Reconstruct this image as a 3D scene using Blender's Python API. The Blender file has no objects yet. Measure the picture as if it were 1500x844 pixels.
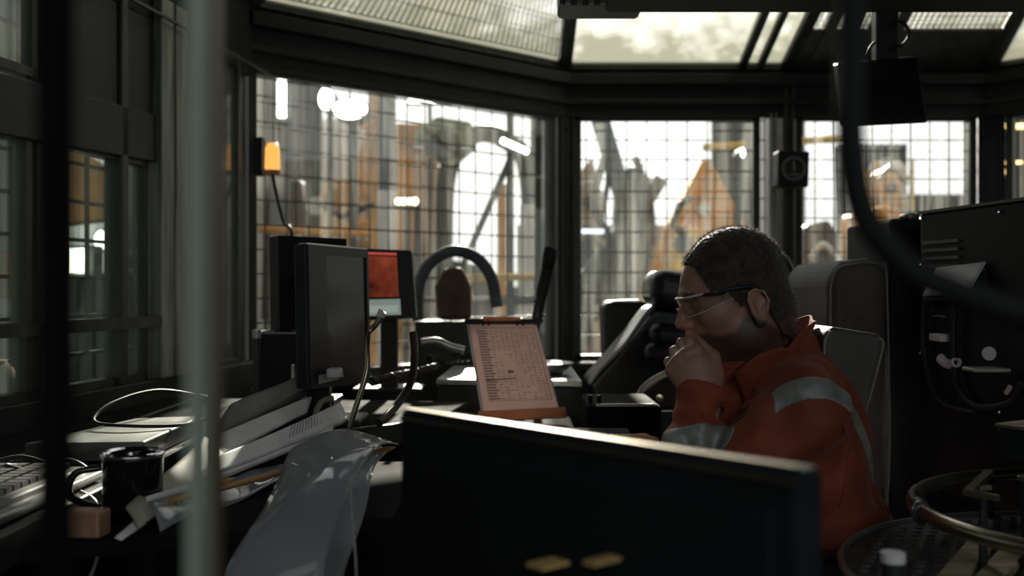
import bpy, math, random
import numpy as np
from mathutils import Vector, Matrix, Euler
random.seed(7)
C = bpy.context.scene.collection
F = 1500.0; H = 1.25
def P(px, py, Y):
    return Vector(((px-750)/F*Y, Y, H+(422-py)/F*Y))
def V(*a): return Vector(a)
# ---------------------------------------------------------------- materials
MAT = {}
def mat(name, col, rough=.5, metal=0., var=.12, scale=8., bump=0., stretch=(1,1,1), spec=.5, emit=None, es=0., col2=None, coat=0., trans=0., ior=1.45, sheen=0.):
    if name in MAT: return MAT[name]
    m = bpy.data.materials.new(name); m.use_nodes = True; nt = m.node_tree; N = nt.nodes; L = nt.links
    b = N['Principled BSDF']
    b.inputs['Roughness'].default_value = rough; b.inputs['Metallic'].default_value = metal
    b.inputs['Specular IOR Level'].default_value = spec
    b.inputs['Coat Weight'].default_value = coat
    b.inputs['Transmission Weight'].default_value = trans
    b.inputs['IOR'].default_value = ior
    b.inputs['Sheen Weight'].default_value = sheen
    tc = N.new('ShaderNodeTexCoord'); mp = N.new('ShaderNodeMapping'); mp.inputs['Scale'].default_value = stretch
    L.new(tc.outputs['Object'], mp.inputs['Vector'])
    nz = N.new('ShaderNodeTexNoise'); nz.inputs['Scale'].default_value = scale; nz.inputs['Detail'].default_value = 6
    L.new(mp.outputs['Vector'], nz.inputs['Vector'])
    rp = N.new('ShaderNodeValToRGB'); e = rp.color_ramp.elements
    c2 = col2 if col2 else tuple(min(1, c*(1+2*var)) for c in col)
    c1 = tuple(c*(1-var) for c in col)
    e[0].position = .35; e[1].position = .68
    e[0].color = (*c1, 1); e[1].color = (*c2, 1)
    L.new(nz.outputs['Fac'], rp.inputs['Fac']); L.new(rp.outputs['Color'], b.inputs['Base Color'])
    mr = N.new('ShaderNodeMapRange'); mr.inputs['To Min'].default_value = max(0, rough-.08); mr.inputs['To Max'].default_value = min(1, rough+.1)
    L.new(nz.outputs['Fac'], mr.inputs['Value']); L.new(mr.outputs['Result'], b.inputs['Roughness'])
    if bump:
        bp = N.new('ShaderNodeBump'); bp.inputs['Strength'].default_value = bump; bp.inputs['Distance'].default_value = .002
        n2 = N.new('ShaderNodeTexNoise'); n2.inputs['Scale'].default_value = scale*12; n2.inputs['Detail'].default_value = 4
        L.new(mp.outputs['Vector'], n2.inputs['Vector']); L.new(n2.outputs['Fac'], bp.inputs['Height']); L.new(bp.outputs['Normal'], b.inputs['Normal'])
    if emit:
        b.inputs['Emission Color'].default_value = (*emit, 1); b.inputs['Emission Strength'].default_value = es
    MAT[name] = m; return m
def glassmat(name, tint=(.92,.95,.92), dirt=.25, dcol=(.55,.56,.52), refl=1.0, streak=(18,18,1.2), lo=.45, hi=.75, base=.03, edge=None):
    if name in MAT: return MAT[name]
    m = bpy.data.materials.new(name); m.use_nodes = True; nt = m.node_tree; N = nt.nodes; L = nt.links
    N.remove(N['Principled BSDF']); out = N['Material Output']
    tr = N.new('ShaderNodeBsdfTransparent'); tr.inputs['Color'].default_value = (*tint, 1)
    gl = N.new('ShaderNodeBsdfGlossy'); gl.inputs['Roughness'].default_value = .02
    fr = N.new('ShaderNodeFresnel'); geo = N.new('ShaderNodeNewGeometry'); im = N.new('ShaderNodeMapRange'); im.inputs['To Min'].default_value = 1.5; im.inputs['To Max'].default_value = 1/1.5
    L.new(geo.outputs['Backfacing'], im.inputs['Value']); L.new(im.outputs['Result'], fr.inputs['IOR'])
    mu = N.new('ShaderNodeMath'); mu.operation = 'MULTIPLY'; mu.inputs[1].default_value = refl; mu.use_clamp = True
    L.new(fr.outputs['Fac'], mu.inputs[0])
    m1 = N.new('ShaderNodeMixShader'); L.new(mu.outputs[0], m1.inputs['Fac']); L.new(tr.outputs[0], m1.inputs[1]); L.new(gl.outputs[0], m1.inputs[2])
    df = N.new('ShaderNodeBsdfDiffuse'); df.inputs['Color'].default_value = (*dcol, 1)
    tl = N.new('ShaderNodeBsdfTranslucent'); tl.inputs['Color'].default_value = (*dcol, 1)
    md = N.new('ShaderNodeMixShader'); md.inputs['Fac'].default_value = .6; L.new(df.outputs[0], md.inputs[1]); L.new(tl.outputs[0], md.inputs[2])
    tc = N.new('ShaderNodeTexCoord'); mp = N.new('ShaderNodeMapping'); mp.inputs['Scale'].default_value = streak
    nz = N.new('ShaderNodeTexNoise'); nz.inputs['Scale'].default_value = 1.0; nz.inputs['Detail'].default_value = 7; nz.inputs['Roughness'].default_value = .6
    L.new(tc.outputs['Object'], mp.inputs['Vector']); L.new(mp.outputs['Vector'], nz.inputs['Vector'])
    mr = N.new('ShaderNodeMapRange'); mr.inputs['From Min'].default_value = lo; mr.inputs['From Max'].default_value = hi
    mr.inputs['To Min'].default_value = base; mr.inputs['To Max'].default_value = dirt
    L.new(nz.outputs['Fac'], mr.inputs['Value'])
    if edge:      # grime gathered along the low edge of the pane
        sx = N.new('ShaderNodeSeparateXYZ'); L.new(tc.outputs['Object'], sx.inputs[0])
        m3 = N.new('ShaderNodeMapRange'); m3.inputs['From Min'].default_value = edge[0]; m3.inputs['From Max'].default_value = edge[1]; m3.inputs['To Min'].default_value = edge[2]; m3.inputs['To Max'].default_value = 0
        n3 = N.new('ShaderNodeTexNoise'); n3.inputs['Scale'].default_value = 9; n3.inputs['Detail'].default_value = 8; L.new(tc.outputs['Object'], n3.inputs['Vector'])
        a1 = N.new('ShaderNodeMath'); a1.operation = 'MULTIPLY_ADD'; a1.inputs[1].default_value = .35; L.new(n3.outputs['Fac'], a1.inputs[0]); 
        s1 = N.new('ShaderNodeMath'); s1.operation = 'SUBTRACT'; s1.inputs[1].default_value = .17; L.new(sx.outputs['Z'], s1.inputs[0]); L.new(s1.outputs[0], a1.inputs[2])
        L.new(a1.outputs[0], m3.inputs['Value'])
        mxm = N.new('ShaderNodeMath'); mxm.operation = 'MAXIMUM'; L.new(m3.outputs['Result'], mxm.inputs[0]); L.new(mr.outputs['Result'], mxm.inputs[1])
        mr = mxm; res = mxm.outputs[0]
    else: res = mr.outputs['Result']
    m2 = N.new('ShaderNodeMixShader'); L.new(res, m2.inputs['Fac']); L.new(m1.outputs[0], m2.inputs[1]); L.new(md.outputs[0], m2.inputs[2])
    L.new(m2.outputs[0], out.inputs['Surface'])
    MAT[name] = m; return m
def wloc(o):
    p = V(0,0,0)
    while o is not None: p = p+Vector(o.location); o = o.parent
    return p
# ---------------------------------------------------------------- mesh builder
class MB:
    def __init__(s): s.v = []; s.f = []
    def add(s, vs, fs):
        o = len(s.v); s.v += [Vector(v) for v in vs]; s.f += [tuple(i+o for i in f) for f in fs]; return s
    def box(s, c, size, rot=None, M=None):
        hx, hy, hz = [a/2 for a in size]
        vs = [V(x,y,z) for x in (-hx,hx) for y in (-hy,hy) for z in (-hz,hz)]
        if rot: 
            R_ = Euler(rot).to_matrix(); vs = [R_@v for v in vs]
        c = Vector(c); vs = [v+c for v in vs]
        if M: vs = [M@v for v in vs]
        return s.add(vs, [(0,1,3,2),(4,6,7,5),(0,4,5,1),(2,3,7,6),(0,2,6,4),(1,5,7,3)])
    def bar(s, p, q, w, h, up=(0,0,1)):
        p = Vector(p); q = Vector(q); d = (q-p).normalized(); u = Vector(up)
        if abs(d.dot(u)) > .98: u = V(0,1,0)
        sd = d.cross(u).normalized(); u = sd.cross(d)
        vs = []
        for b in (p, q):
            for a, c in ((-1,-1),(1,-1),(1,1),(-1,1)): vs.append(b+sd*a*w/2+u*c*h/2)
        return s.add(vs, [(3,2,1,0),(4,5,6,7),(0,1,5,4),(1,2,6,5),(2,3,7,6),(3,0,4,7)])
    def tube(s, pts, r, n=10, closed=False, cap=True):
        pts = [Vector(p) for p in pts]; k = len(pts); rr = r if isinstance(r, (list,tuple)) else [r]*k
        rings = []; prev = None
        for i, p in enumerate(pts):
            a = pts[(i-1) % k] if (i > 0 or closed) else p; b = pts[(i+1) % k] if (i < k-1 or closed) else p
            t = (b-a).normalized()
            if prev is None:
                u = V(0,0,1) if abs(t.z) < .9 else V(1,0,0)
                x = t.cross(u).normalized()
            else:
                x = (prev-t*prev.dot(t)).normalized()
            prev = x; y = t.cross(x)
            rings.append([p+(x*math.cos(2*math.pi*j/n)+y*math.sin(2*math.pi*j/n))*rr[i] for j in range(n)])
        vs = [v for R_ in rings for v in R_]; fs = []
        for i in range(k if closed else k-1):
            for j in range(n):
                a = i*n+j; b = i*n+(j+1) % n; c = ((i+1) % k)*n+(j+1) % n; d = ((i+1) % k)*n+j
                fs.append((a,b,c,d))
        if cap and not closed:
            fs.append(tuple(range(n))[::-1]); fs.append(tuple((k-1)*n+j for j in range(n)))
        return s.add(vs, fs)
    def lathe(s, c, prof, n=32, M=None):
        c = Vector(c); vs = []; fs = []; k = len(prof)
        for i in range(n):
            a = 2*math.pi*i/n
            for r, z in prof:
                v = V(r*math.cos(a), r*math.sin(a), z)
                vs.append((M@v if M else v)+c)
        for i in range(n):
            for j in range(k-1):
                fs.append((i*k+j, ((i+1) % n)*k+j, ((i+1) % n)*k+j+1, i*k+j+1))
        return s.add(vs, fs)
    def prism(s, poly, ext):
        poly = [Vector(p) for p in poly]; e = Vector(ext); n = len(poly)
        fs = [tuple(range(n))[::-1], tuple(range(n, 2*n))]+[(i,(i+1)%n,(i+1)%n+n,i+n) for i in range(n)]
        return s.add(poly+[p+e for p in poly], fs)
    def grid(s, fn, nu, nv, thick=0.):
        vs = [Vector(fn(i/nu, j/nv)) for i in range(nu+1) for j in range(nv+1)]
        fs = [(i*(nv+1)+j, (i+1)*(nv+1)+j, (i+1)*(nv+1)+j+1, i*(nv+1)+j+1) for i in range(nu) for j in range(nv)]
        return s.add(vs, fs)
    def ball(s, c, r, n=16):
        r = (r,r,r) if not isinstance(r, (tuple,list)) else r
        pr = [(math.sin(math.pi*j/n), -math.cos(math.pi*j/n)) for j in range(n+1)]
        M = Matrix.Diagonal((r[0],r[1],r[2]))
        return s.lathe(c, pr, n*2, M)
    def build(s, name, m, parent=None, loc=None, bevel=0., smooth=False, solid=0., sub=0, seg=2):
        me = bpy.data.meshes.new(name)
        o = bpy.data.objects.new(name, me); C.objects.link(o)
        if loc is not None: org = Vector(loc)
        elif parent is not None: org = wloc(parent)
        else: org = V(sum(v.x for v in s.v)/len(s.v), sum(v.y for v in s.v)/len(s.v), min(v.z for v in s.v))
        me.from_pydata([v-org for v in s.v], [], s.f); me.validate(); 
        import bmesh
        bm = bmesh.new(); bm.from_mesh(me); bmesh.ops.remove_doubles(bm, verts=bm.verts, dist=1e-5)
        bmesh.ops.recalc_face_normals(bm, faces=bm.faces); bm.to_mesh(me); bm.free()
        if m: me.materials.append(m)
        if parent is not None:
            o.parent = parent; o.location = org-wloc(parent)
        else: o.location = org
        if smooth:
            for p in me.polygons: p.use_smooth = True
        if solid:
            md = o.modifiers.new('solid','SOLIDIFY'); md.thickness = solid; md.offset = 0
        if bevel:
            md = o.modifiers.new('bevel','BEVEL'); md.width = bevel; md.segments = seg; md.limit_method = 'ANGLE'; md.angle_limit = .6
        if sub:
            md = o.modifiers.new('sub','SUBSURF'); md.levels = sub; md.render_levels = sub
        return o
def tag(o, label=None, cat=None, group=None, kind=None):
    if label: o['label'] = label
    if cat: o['category'] = cat
    if group: o['group'] = group
    if kind: o['kind'] = kind
    return o
def thing(name, label, cat, loc=(0,0,0), group=None):
    o = bpy.data.objects.new(name, None); C.objects.link(o); o.location = loc; o.empty_display_size = .05
    return tag(o, label, cat, group)
def struct(o): o['kind'] = 'structure'; return o
def sempty(name, loc=(0,0,0)):
    o = bpy.data.objects.new(name, None); C.objects.link(o); o.location = loc; o['kind'] = 'structure'; return o
def spl(pts, n=8):
    pts = [Vector(p) for p in pts]; out = []
    for i in range(len(pts)-1):
        p0 = pts[max(0,i-1)]; p1 = pts[i]; p2 = pts[i+1]; p3 = pts[min(len(pts)-1,i+2)]
        for k in range(n):
            t = k/n
            out.append(.5*((2*p1)+(p2-p0)*t+(2*p0-5*p1+4*p2-p3)*t*t+(3*p1-p0-3*p2+p3)*t**3))
    out.append(pts[-1]); return out
# ---------------------------------------------------------------- implicit surfaces
def ell(c, r, k=.01, rot=None, op='u'): return dict(t='e', c=np.array(c,float), r=np.array(r,float), k=k, R=(np.array(Euler(rot).to_matrix()).T if rot else None), op=op)
def cap(a, b, ra, rb, k=.01, op='u', flat=None): return dict(t='c', a=np.array(a,float), b=np.array(b,float), ra=ra, rb=rb, k=k, op=op)
def rbox(c, h, r, k=.01, rot=None, op='u'): return dict(t='b', c=np.array(c,float), h=np.array(h,float), r=r, k=k, R=(np.array(Euler(rot).to_matrix()).T if rot else None), op=op)
def pdist(q, p):
    if 'T' in q: p = (p-q['T'][1])@q['T'][0]
    if q['t'] == 'e':
        d = p-q['c']
        if q['R'] is not None: d = d@q['R'].T
        a = d/q['r']; k0 = np.sqrt((a*a).sum(-1)); k1 = np.sqrt(((a/q['r'])**2).sum(-1))+1e-9
        return k0*(k0-1)/k1
    if q['t'] == 'c':
        ba = q['b']-q['a']; pa = p-q['a']; t = np.clip((pa@ba)/(ba@ba), 0, 1)
        return np.sqrt(((pa-t[...,None]*ba)**2).sum(-1))-(q['ra']+(q['rb']-q['ra'])*t)
    d = p-q['c']
    if q['R'] is not None: d = d@q['R'].T
    a = np.abs(d)-q['h']+q['r']
    return np.sqrt((np.maximum(a,0)**2).sum(-1))+np.minimum(a.max(-1),0)-q['r']
def sdf(prims, p):
    D = None
    for q in prims:
        d = pdist(q, p); k = q['k']
        if D is None: D = d; continue
        if q['op'] == 'u':
            h = np.maximum(k-np.abs(D-d), 0)/k; D = np.minimum(D, d)-h*h*k*.25
        else:
            h = np.maximum(k-np.abs(D+d), 0)/k; D = np.maximum(D, -d)+h*h*k*.25
    return D
def surfnet(prims, lo, hi, vx, disp=None, chunk=24):
    lo = np.array(lo,float); hi = np.array(hi,float); n = np.ceil((hi-lo)/vx).astype(int)+1
    n = ((n+chunk-1)//chunk)*chunk
    G = np.ones(tuple(n), np.float32); rad = chunk*vx*.5*math.sqrt(3)
    ax = np.arange(chunk)*vx; off = np.stack(np.meshgrid(ax,ax,ax,indexing='ij'),-1)
    for i in range(0,n[0],chunk):
        for j in range(0,n[1],chunk):
            for k in range(0,n[2],chunk):
                o = lo+np.array([i,j,k])*vx; c = (o+chunk*vx*.5)[None]
                keep = []
                for q_i, q in enumerate(prims):
                    if pdist(q, c)[0] < rad*1.6+q['k']+.02 or q_i == 0: keep.append(q)
                dc = sdf(prims, c)[0]
                if abs(dc) > rad*1.7+.03: G[i:i+chunk,j:j+chunk,k:k+chunk] = np.sign(dc); continue
                pts = o+off; D = sdf(keep, pts)
                if disp is not None: D = D+disp(pts, D)
                G[i:i+chunk,j:j+chunk,k:k+chunk] = D
    S = G < 0
    cnt = np.zeros(tuple(n-1), np.int8)
    for a in (0,1):
        for b in (0,1):
            for c in (0,1):
                cnt += S[a:n[0]-1+a, b:n[1]-1+b, c:n[2]-1+c]
    act = np.argwhere((cnt > 0) & (cnt < 8))
    idx = -np.ones(tuple(n-1), np.int32); idx[tuple(act.T)] = np.arange(len(act))
    acc = np.zeros((len(act),3)); w = np.zeros(len(act))
    cs = [np.array(t) for t in ((0,0,0),(1,0,0),(0,1,0),(1,1,0),(0,0,1),(1,0,1),(0,1,1),(1,1,1))]
    for a in cs:
        for ax_ in range(3):
            if a[ax_]: continue
            b = a.copy(); b[ax_] = 1
            va = G[tuple((act+a).T)]; vb = G[tuple((act+b).T)]
            m = (va < 0) != (vb < 0); t = np.where(m, va/(va-vb+1e-12), 0)
            acc[m] += (a+(b-a)*t[:,None])[m]; w[m] += 1
    pos = lo+(act+acc/np.maximum(w,1)[:,None])*vx
    faces = []
    for ax_ in range(3):
        b = np.zeros(3,int); b[ax_] = 1
        A = S[:n[0]-b[0], :n[1]-b[1], :n[2]-b[2]]; B = S[b[0]:, b[1]:, b[2]:]
        e = np.argwhere(A != B); o1 = np.zeros(3,int); o2 = np.zeros(3,int); o1[(ax_+1)%3] = 1; o2[(ax_+2)%3] = 1
        e = e[((e-o1-o2) >= 0).all(1) & ((e < (n-1)).all(1))]
        sg = A[tuple(e.T)]
        q = np.stack([idx[tuple(e.T)], idx[tuple((e-o1).T)], idx[tuple((e-o1-o2).T)], idx[tuple((e-o2).T)]],1)
        ok = (q >= 0).all(1); q = q[ok]; sg = sg[ok]
        q[~sg] = q[~sg][:, ::-1]; faces.append(q)
    return pos, np.concatenate(faces)
def npmesh(name, pos, faces, m, parent=None, loc=None, smooth=True, attrs=None):
    me = bpy.data.meshes.new(name); o = bpy.data.objects.new(name, me); C.objects.link(o)
    org = np.array(loc if loc is not None else (wloc(parent) if parent is not None else (pos[:,0].mean(), pos[:,1].mean(), pos[:,2].min())), float)
    me.from_pydata((pos-org).tolist(), [], faces.tolist()); me.update()
    used = None
    if m: me.materials.append(m)
    if smooth: me.polygons.foreach_set('use_smooth', [True]*len(me.polygons))
    if attrs:
        for k, a in attrs.items():
            at = me.attributes.new(k, 'FLOAT', 'POINT'); at.data.foreach_set('value', a.astype(np.float32))
    if parent is not None: o.parent = parent; o.location = Vector(org)-wloc(parent)
    else: o.location = Vector(org)
    return o
def sdfobj(name, prims, lo, hi, vx, m, parent=None, loc=None, disp=None):
    p, f = surfnet(prims, lo, hi, vx, disp); return npmesh(name, p, f, m, parent, loc)
# ================================================================ THE CABIN
steel = mat('dark_steel', (.022,.025,.024), .5, .15, .3, 5, .15)
steel2 = mat('painted_post', (.055,.06,.05), .42, .3, .25, 6, .1, stretch=(3,3,.5))
pale = mat('pale_alu', (.42,.44,.38), .38, .5, .2, 4, .1, stretch=(4,4,.4))
blackm = mat('black_paint', (.016,.018,.019), .6, 0, .3, 9, .1, spec=.2)
rubber = mat('rubber', (.01,.01,.01), .6, 0, .2)
floorm = mat('floor_mat', (.02,.02,.021), .6, 0, .4, 7, .3)
brownp = mat('brown_primer', (.05,.03,.022), .5, .2, .3, 5)
glass_f = glassmat('cab_glass', tint=(.93,.95,.93), dirt=.13, base=.012)
glass_l = glassmat('cab_glass_left', tint=(.92,.93,.90), dirt=.13, base=.012, refl=1.3)
glass_s = glassmat('sky_glass', tint=(.99,.99,.98), dirt=.42, dcol=(.30,.31,.26), streak=(3,9,9), lo=.5, hi=.72, base=.03, edge=(.08,.29,.85))
glass_d = glassmat('side_glass', tint=(.72,.78,.72), dirt=.42, dcol=(.25,.29,.25), streak=(26,26,.8), lo=.40, hi=.7, base=.05, refl=1.4)
A = V(-.94,3.55,0); B0 = V(.23,4.6,0); Cc = V(1.21,4.6,0); D0 = V(2.12,4.6,0); E0 = V(3.0,3.7,0); L0 = V(-1.28,.95,0)
ZS, ZB, ZH = .90, 2.03, 2.21          # sill, header underside, header top
f = MB().box((.6,1.9,-.03),(5.6,6.2,.06)); struct(f.build('floor', floorm))
def wallrun(p, q, n, zs=ZS, label=None, nm='wall_front', inw=.10):
    """low wall, header beam with a channel profile, sill rail"""
    d = (q-p).normalized(); nrm = V(d.y,-d.x,0)      # points into the room
    m = MB(); m.bar(p+V(0,0,zs/2), q+V(0,0,zs/2), .08, zs)
    m.bar(p+V(0,0,zs)+nrm*.03, q+V(0,0,zs)+nrm*.03, .13, .035)
    struct(m.build(nm, steel, bevel=.004))
    m = MB()
    m.bar(p+V(0,0,(ZB+ZH)/2), q+V(0,0,(ZB+ZH)/2), .09, ZH-ZB)
    m.bar(p+V(0,0,ZB+.045)+nrm*.055, q+V(0,0,ZB+.045)+nrm*.055, .03, .022)
    m.bar(p+V(0,0,ZH-.035)+nrm*.06, q+V(0,0,ZH-.035)+nrm*.06, .05, .05)
    m.bar(p+V(0,0,ZB-.008)+nrm*.02, q+V(0,0,ZB-.008)+nrm*.02, .05, .02)
    struct(m.build('trim_%d' % n, steel, bevel=.004))
    return d, nrm
wallrun(A, B0, 1, nm='wall_front_left'); wallrun(B0, Cc, 2, nm='wall_front'); wallrun(Cc, D0, 3, nm='wall_front_right'); wallrun(D0, E0, 4, nm='wall_right_corner')
def window(n, p, q, z0, z1, g, fw=.03, fm=None, inset=.0):
    d = (q-p).normalized(); r = sempty('window_%d' % n, (p+q)/2+V(0,0,z0))
    m = MB(); 
    for z in (z0+fw/2, z1-fw/2): m.bar(p+V(0,0,z), q+V(0,0,z), .04, fw)
    for s in (p+d*fw/2, q-d*fw/2): m.bar(s+V(0,0,z0), s+V(0,0,z1), fw, .04, up=d.cross(V(0,0,1)))
    m.build('window_frame', fm or steel2, r, bevel=.003)
    m = MB(); nrm = V(d.y,-d.x,0)
    a, b = p+d*fw*.8, q-d*fw*.8
    m.prism([a+V(0,0,z0+fw*.8), b+V(0,0,z0+fw*.8), b+V(0,0,z1-fw*.8), a+V(0,0,z1-fw*.8)], nrm*.006)
    m.build('pane', g, r); return r
def dd(p,q): return (q-p).normalized()
window(1, B0+V(.05,0,0), Cc-V(.10,0,0), ZS+.02, ZB, glass_f)
window(2, Cc+V(.06,0,0), D0-V(.04,0,0), ZS+.02, ZB, glass_f)
e = dd(A,B0); window(3, A+e*.02, B0-e*.07, ZS+.02, ZB, glass_l)
e = dd(D0,E0); window(4, D0+e*.10, E0-e*.05, ZS+.02, ZB, glass_f)
# corner posts
def post(n, c, w, dp, z0, z1, m, rz=0, chan=True):
    b = MB().box((0,0,(z0+z1)/2),(w,dp,z1-z0))
    if chan:
        b.box((-w*.32,-dp/2-.006,(z0+z1)/2),(w*.12,.014,z1-z0)); b.box((w*.32,-dp/2-.006,(z0+z1)/2),(w*.12,.014,z1-z0))
        for z in np.arange(z0+.1, z1-.02, .31): b.lathe((0,-dp/2-.004,z), [(0,-.006),(.009,-.006),(.009,.006),(0,.006)], 8, Euler((math.pi/2,0,0)).to_matrix())
    R_ = Matrix.Rotation(rz, 3, 'Z'); b.v = [R_@v+Vector((c[0],c[1],0)) for v in b.v]
    return struct(b.build('trim_%d' % n, m, bevel=.003))
post(5, B0, .085, .085, 0, ZH+.02, steel2, .35)
post(6, Cc+V(-.045,0,0), .035, .07, 0, ZB, pale, 0)
post(7, Cc+V(.02,0,0), .05, .10, 0, ZH, steel2, 0)
post(8, D0+V(.03,0,0), .11, .09, 0, ZH, steel, -.35)
post(9, E0, .1, .1, 0, ZH, steel, 0)
post(10, A+V(-.065,-.06,0), .13, .10, 0, 2.6, blackm, .5, False)
struct(MB().box((A.x+.012,A.y-.01,1.45),(.010,.02,1.16)).build('trim_11', pale))
# skylights: panes sloping up and inwards
def inset(p, k=.75): c = V(.75, 2.0, 0); return Vector((p.x+(c.x-p.x)*k*.42, p.y-(1.0 if p.y > 4.5 else .85)*k, 0))
ZT = 2.86
ring = [A, B0, Cc, D0, E0]
top = [V(.02,2.72,ZT), V(.27,3.45,ZT), V(1.35,3.45,ZT), V(2.05,3.4,ZT), V(2.45,2.9,ZT)]
sky_m = MB()
for i in range(4):
    p, q = ring[i]+V(0,0,ZH), ring[i+1]+V(0,0,ZH); t0, t1 = top[i], top[i+1]
    r = sempty('window_%d' % (10+i), (p+q)/2)
    def at(u, v): return (p*(1-u)+q*u)*(1-v)+(t0*(1-u)+t1*u)*v
    n = (q-p).cross(t0-p).normalized()
    m = MB().prism([at(.03,.05), at(.97,.05), at(.97,.97), at(.03,.97)], n*.006)
    pane = m.build('pane', glass_s, r)
    m = MB()
    m.bar(at(0,.03), at(1,.03), .05, .05, up=n); m.bar(at(0,.98), at(1,.98), .05, .05, up=n)
    for u in ((.0,1.) if i != 1 else (0.,1.)): m.bar(at(u,0), at(u,1), .05, .06, up=n)
    if i == 1:
        m.bar(at(.80,.0), at(.80,1), .035, .05, up=n); m.bar(at(.88,.0), at(.88,1), .03, .05, up=n)
    if i == 2:
        for u in (.12,.22,.33,.45): m.bar(at(u,.0), at(u,1), .05, .05, up=n)
        m.bar(at(0,.36), at(1,.36), .04, .04, up=n)
        m.prism([at(.0,.0), at(1,.0), at(1,.22), at(.0,.22)], n*.02)
    m.build('window_frame', steel2, r, bevel=.003)
# lowered ceiling over the near part of the room, roof above
m = MB().box((1.85,1.05,1.90),(3.3,2.3,.12)); struct(m.build('ceiling', blackm, bevel=.01))
m = MB().box((-.65,1.35,2.9),(2.2,3.3,.08)).box((1.9,2.2,2.93),(3.6,3.0,.08)); struct(m.build('roof', blackm))
m = MB().box((.2,.0,2.4),(.03,4.4,.95)).box((1.85,2.18,2.4),(3.3,.03,.95)); struct(m.build('trim_12', blackm))
# left wall: beams, panels, panes
def LW(t, off=0., z=0.):
    d = V(-.3,-2.05,0); nrm = V(2.05,-.3,0).normalized(); return A+V(.04,0,0)+d*t+nrm*off+V(0,0,z)
m = MB().bar(LW(0.01,-.02,ZB+.10), LW(1.6,.03,ZB+.10), .07, .30); struct(m.build('trim_13', blackm, bevel=.004))
m = MB().bar(LW(0,.072,ZB-.045), LW(1.6,.072,ZB-.045), .008, .008); struct(m.build('trim_14', steel2))
m = MB().bar(LW(0,0,.5), LW(1.6,0,.5), .08, 1.0); struct(m.build('wall_left', steel, bevel=.003))
def lpost(n, t0, t1, m_, th=.06, z0=1.0, z1=2.05, off=0.):
    b = MB().bar(LW(t0,off,(z0+z1)/2), LW(t1,off,(z0+z1)/2), th, z1-z0); struct(b.build('trim_%d' % n, m_, bevel=.004))
lpost(15, .325, .36, mat('grey_green_post', (.22,.25,.20), .42, .3, .4, 5, .15, stretch=(8,8,.6)), off=.02)
lpost(16, .28, .32, mat('olive_post', (.20,.20,.145), .42, .3, .4, 5, .15, stretch=(8,8,.6)), off=.02)
lpost(17, .205, .215, steel2, off=.01); lpost(18, .566, .572, mat('red_brown_bar', (.06,.02,.015), .5, .1, .3), .05, off=.01)
window(5, LW(.275), LW(.07), 1.0, 2.02, glass_d, .02)
lpost(21, .432, .448, steel2, .05, off=.01)
window(6, LW(.61), LW(.37), 1.0, 1.60, glass_d, .02)
window(7, LW(1.0), LW(.62), 1.0, 1.60, glass_d, .02)
b = MB().bar(LW(.36,.0,1.66), LW(1.2,.0,1.60), .07, .13); struct(b.build('trim_19', steel, bevel=.004))
lpost(22, .36, .60, steel, .05, 1.70, 2.04)
window(8, LW(.90), LW(.61), 1.72, 2.02, glass_d, .02)
b = MB().bar(LW(.56,.03,1.16), LW(.36,.03,1.16), .04, .03).bar(LW(1.1,.03,1.16), LW(.56,.03,1.16), .04, .03); struct(b.build('trim_20', steel2))
# rest of the shell (behind and beside the camera)
struct(MB().box((3.05,1.3,1.1),(.08,4.9,2.2)).build('wall_right', steel))
struct(MB().box((.9,-1.15,.45),(4.4,.08,.9)).box((.9,-1.15,2.55),(4.4,.08,.9)).box((2.5,-1.15,1.5),(1.2,.08,1.3)).box((-.95,-1.15,1.5),(.7,.08,1.3)).build('wall_back', steel))
window(9, V(-.6,-1.15,0), V(1.9,-1.15,0), .9, 2.1, glass_f)  # unseen rear window, opened and sized for sky fill from behind
m = MB().bar(LW(1.6,0,1.5), V(-1.35,-1.15,1.5), .08, 3.0); struct(m.build('wall_left_rear', steel))
m = MB().bar(LW(1.0,0,1.55), LW(1.62,0,1.55), .07, 1.1); struct(m.build('wall_left_panel', steel))
m = MB().bar(LW(0,0,2.55), LW(1.62,0,2.55), .07, .65); struct(m.build('wall_left_upper', steel))
# ---------------------------------------------------------------- wire mesh guards outside the panes
wire = mat('guard_wire', (.03,.032,.03), .5, .4, .2)
def guard(p, q, z0, z1, step, r, label, off=.16, tall=1.0):
    d = (q-p).normalized(); L_ = (q-p).length; nrm = V(-d.y,d.x,0)*off
    m = MB()
    n = int(L_/step)
    for i in range(n+1): s = p+d*(L_*i/n)+nrm; m.bar(s+V(0,0,z0), s+V(0,0,z1), r, r)
    k = int((z1-z0)/(step*tall))
    for j in range(k+1): z = z0+(z1-z0)*j/k; m.bar(p+nrm+V(0,.006,z), q+nrm+V(0,.006,z), r, r)
    m.bar(p+nrm+V(0,0,z0), q+nrm+V(0,0,z0), .03, .03); m.bar(p+nrm+V(0,0,z1), q+nrm+V(0,0,z1), .03, .03)
    for s in (p,q): m.bar(s+nrm+V(0,0,z0), s+nrm+V(0,0,z1), .03, .03)
    o = m.build('wire_mesh_guard', wire); tag(o, label, 'mesh guard', 'wire guards outside the windows'); return o
guard(B0+V(.02,0,0), Cc-V(.02,0,0), -.06, 2.12, .088, .0055, 'square wire guard outside the front window with the orange triangle')
guard(Cc+V(.02,0,0), D0, -.06, 2.12, .088, .0055, 'square wire guard outside the window behind the hanging monitor')
guard(A, B0, -.06, 2.12, .088, .0058, 'square wire guard outside the long slanting window behind the monitors', off=.17)
guard(LW(1.0), LW(.03), -.06, 2.1, .10, .010, 'dark wire guard outside the dim left side window')
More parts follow.
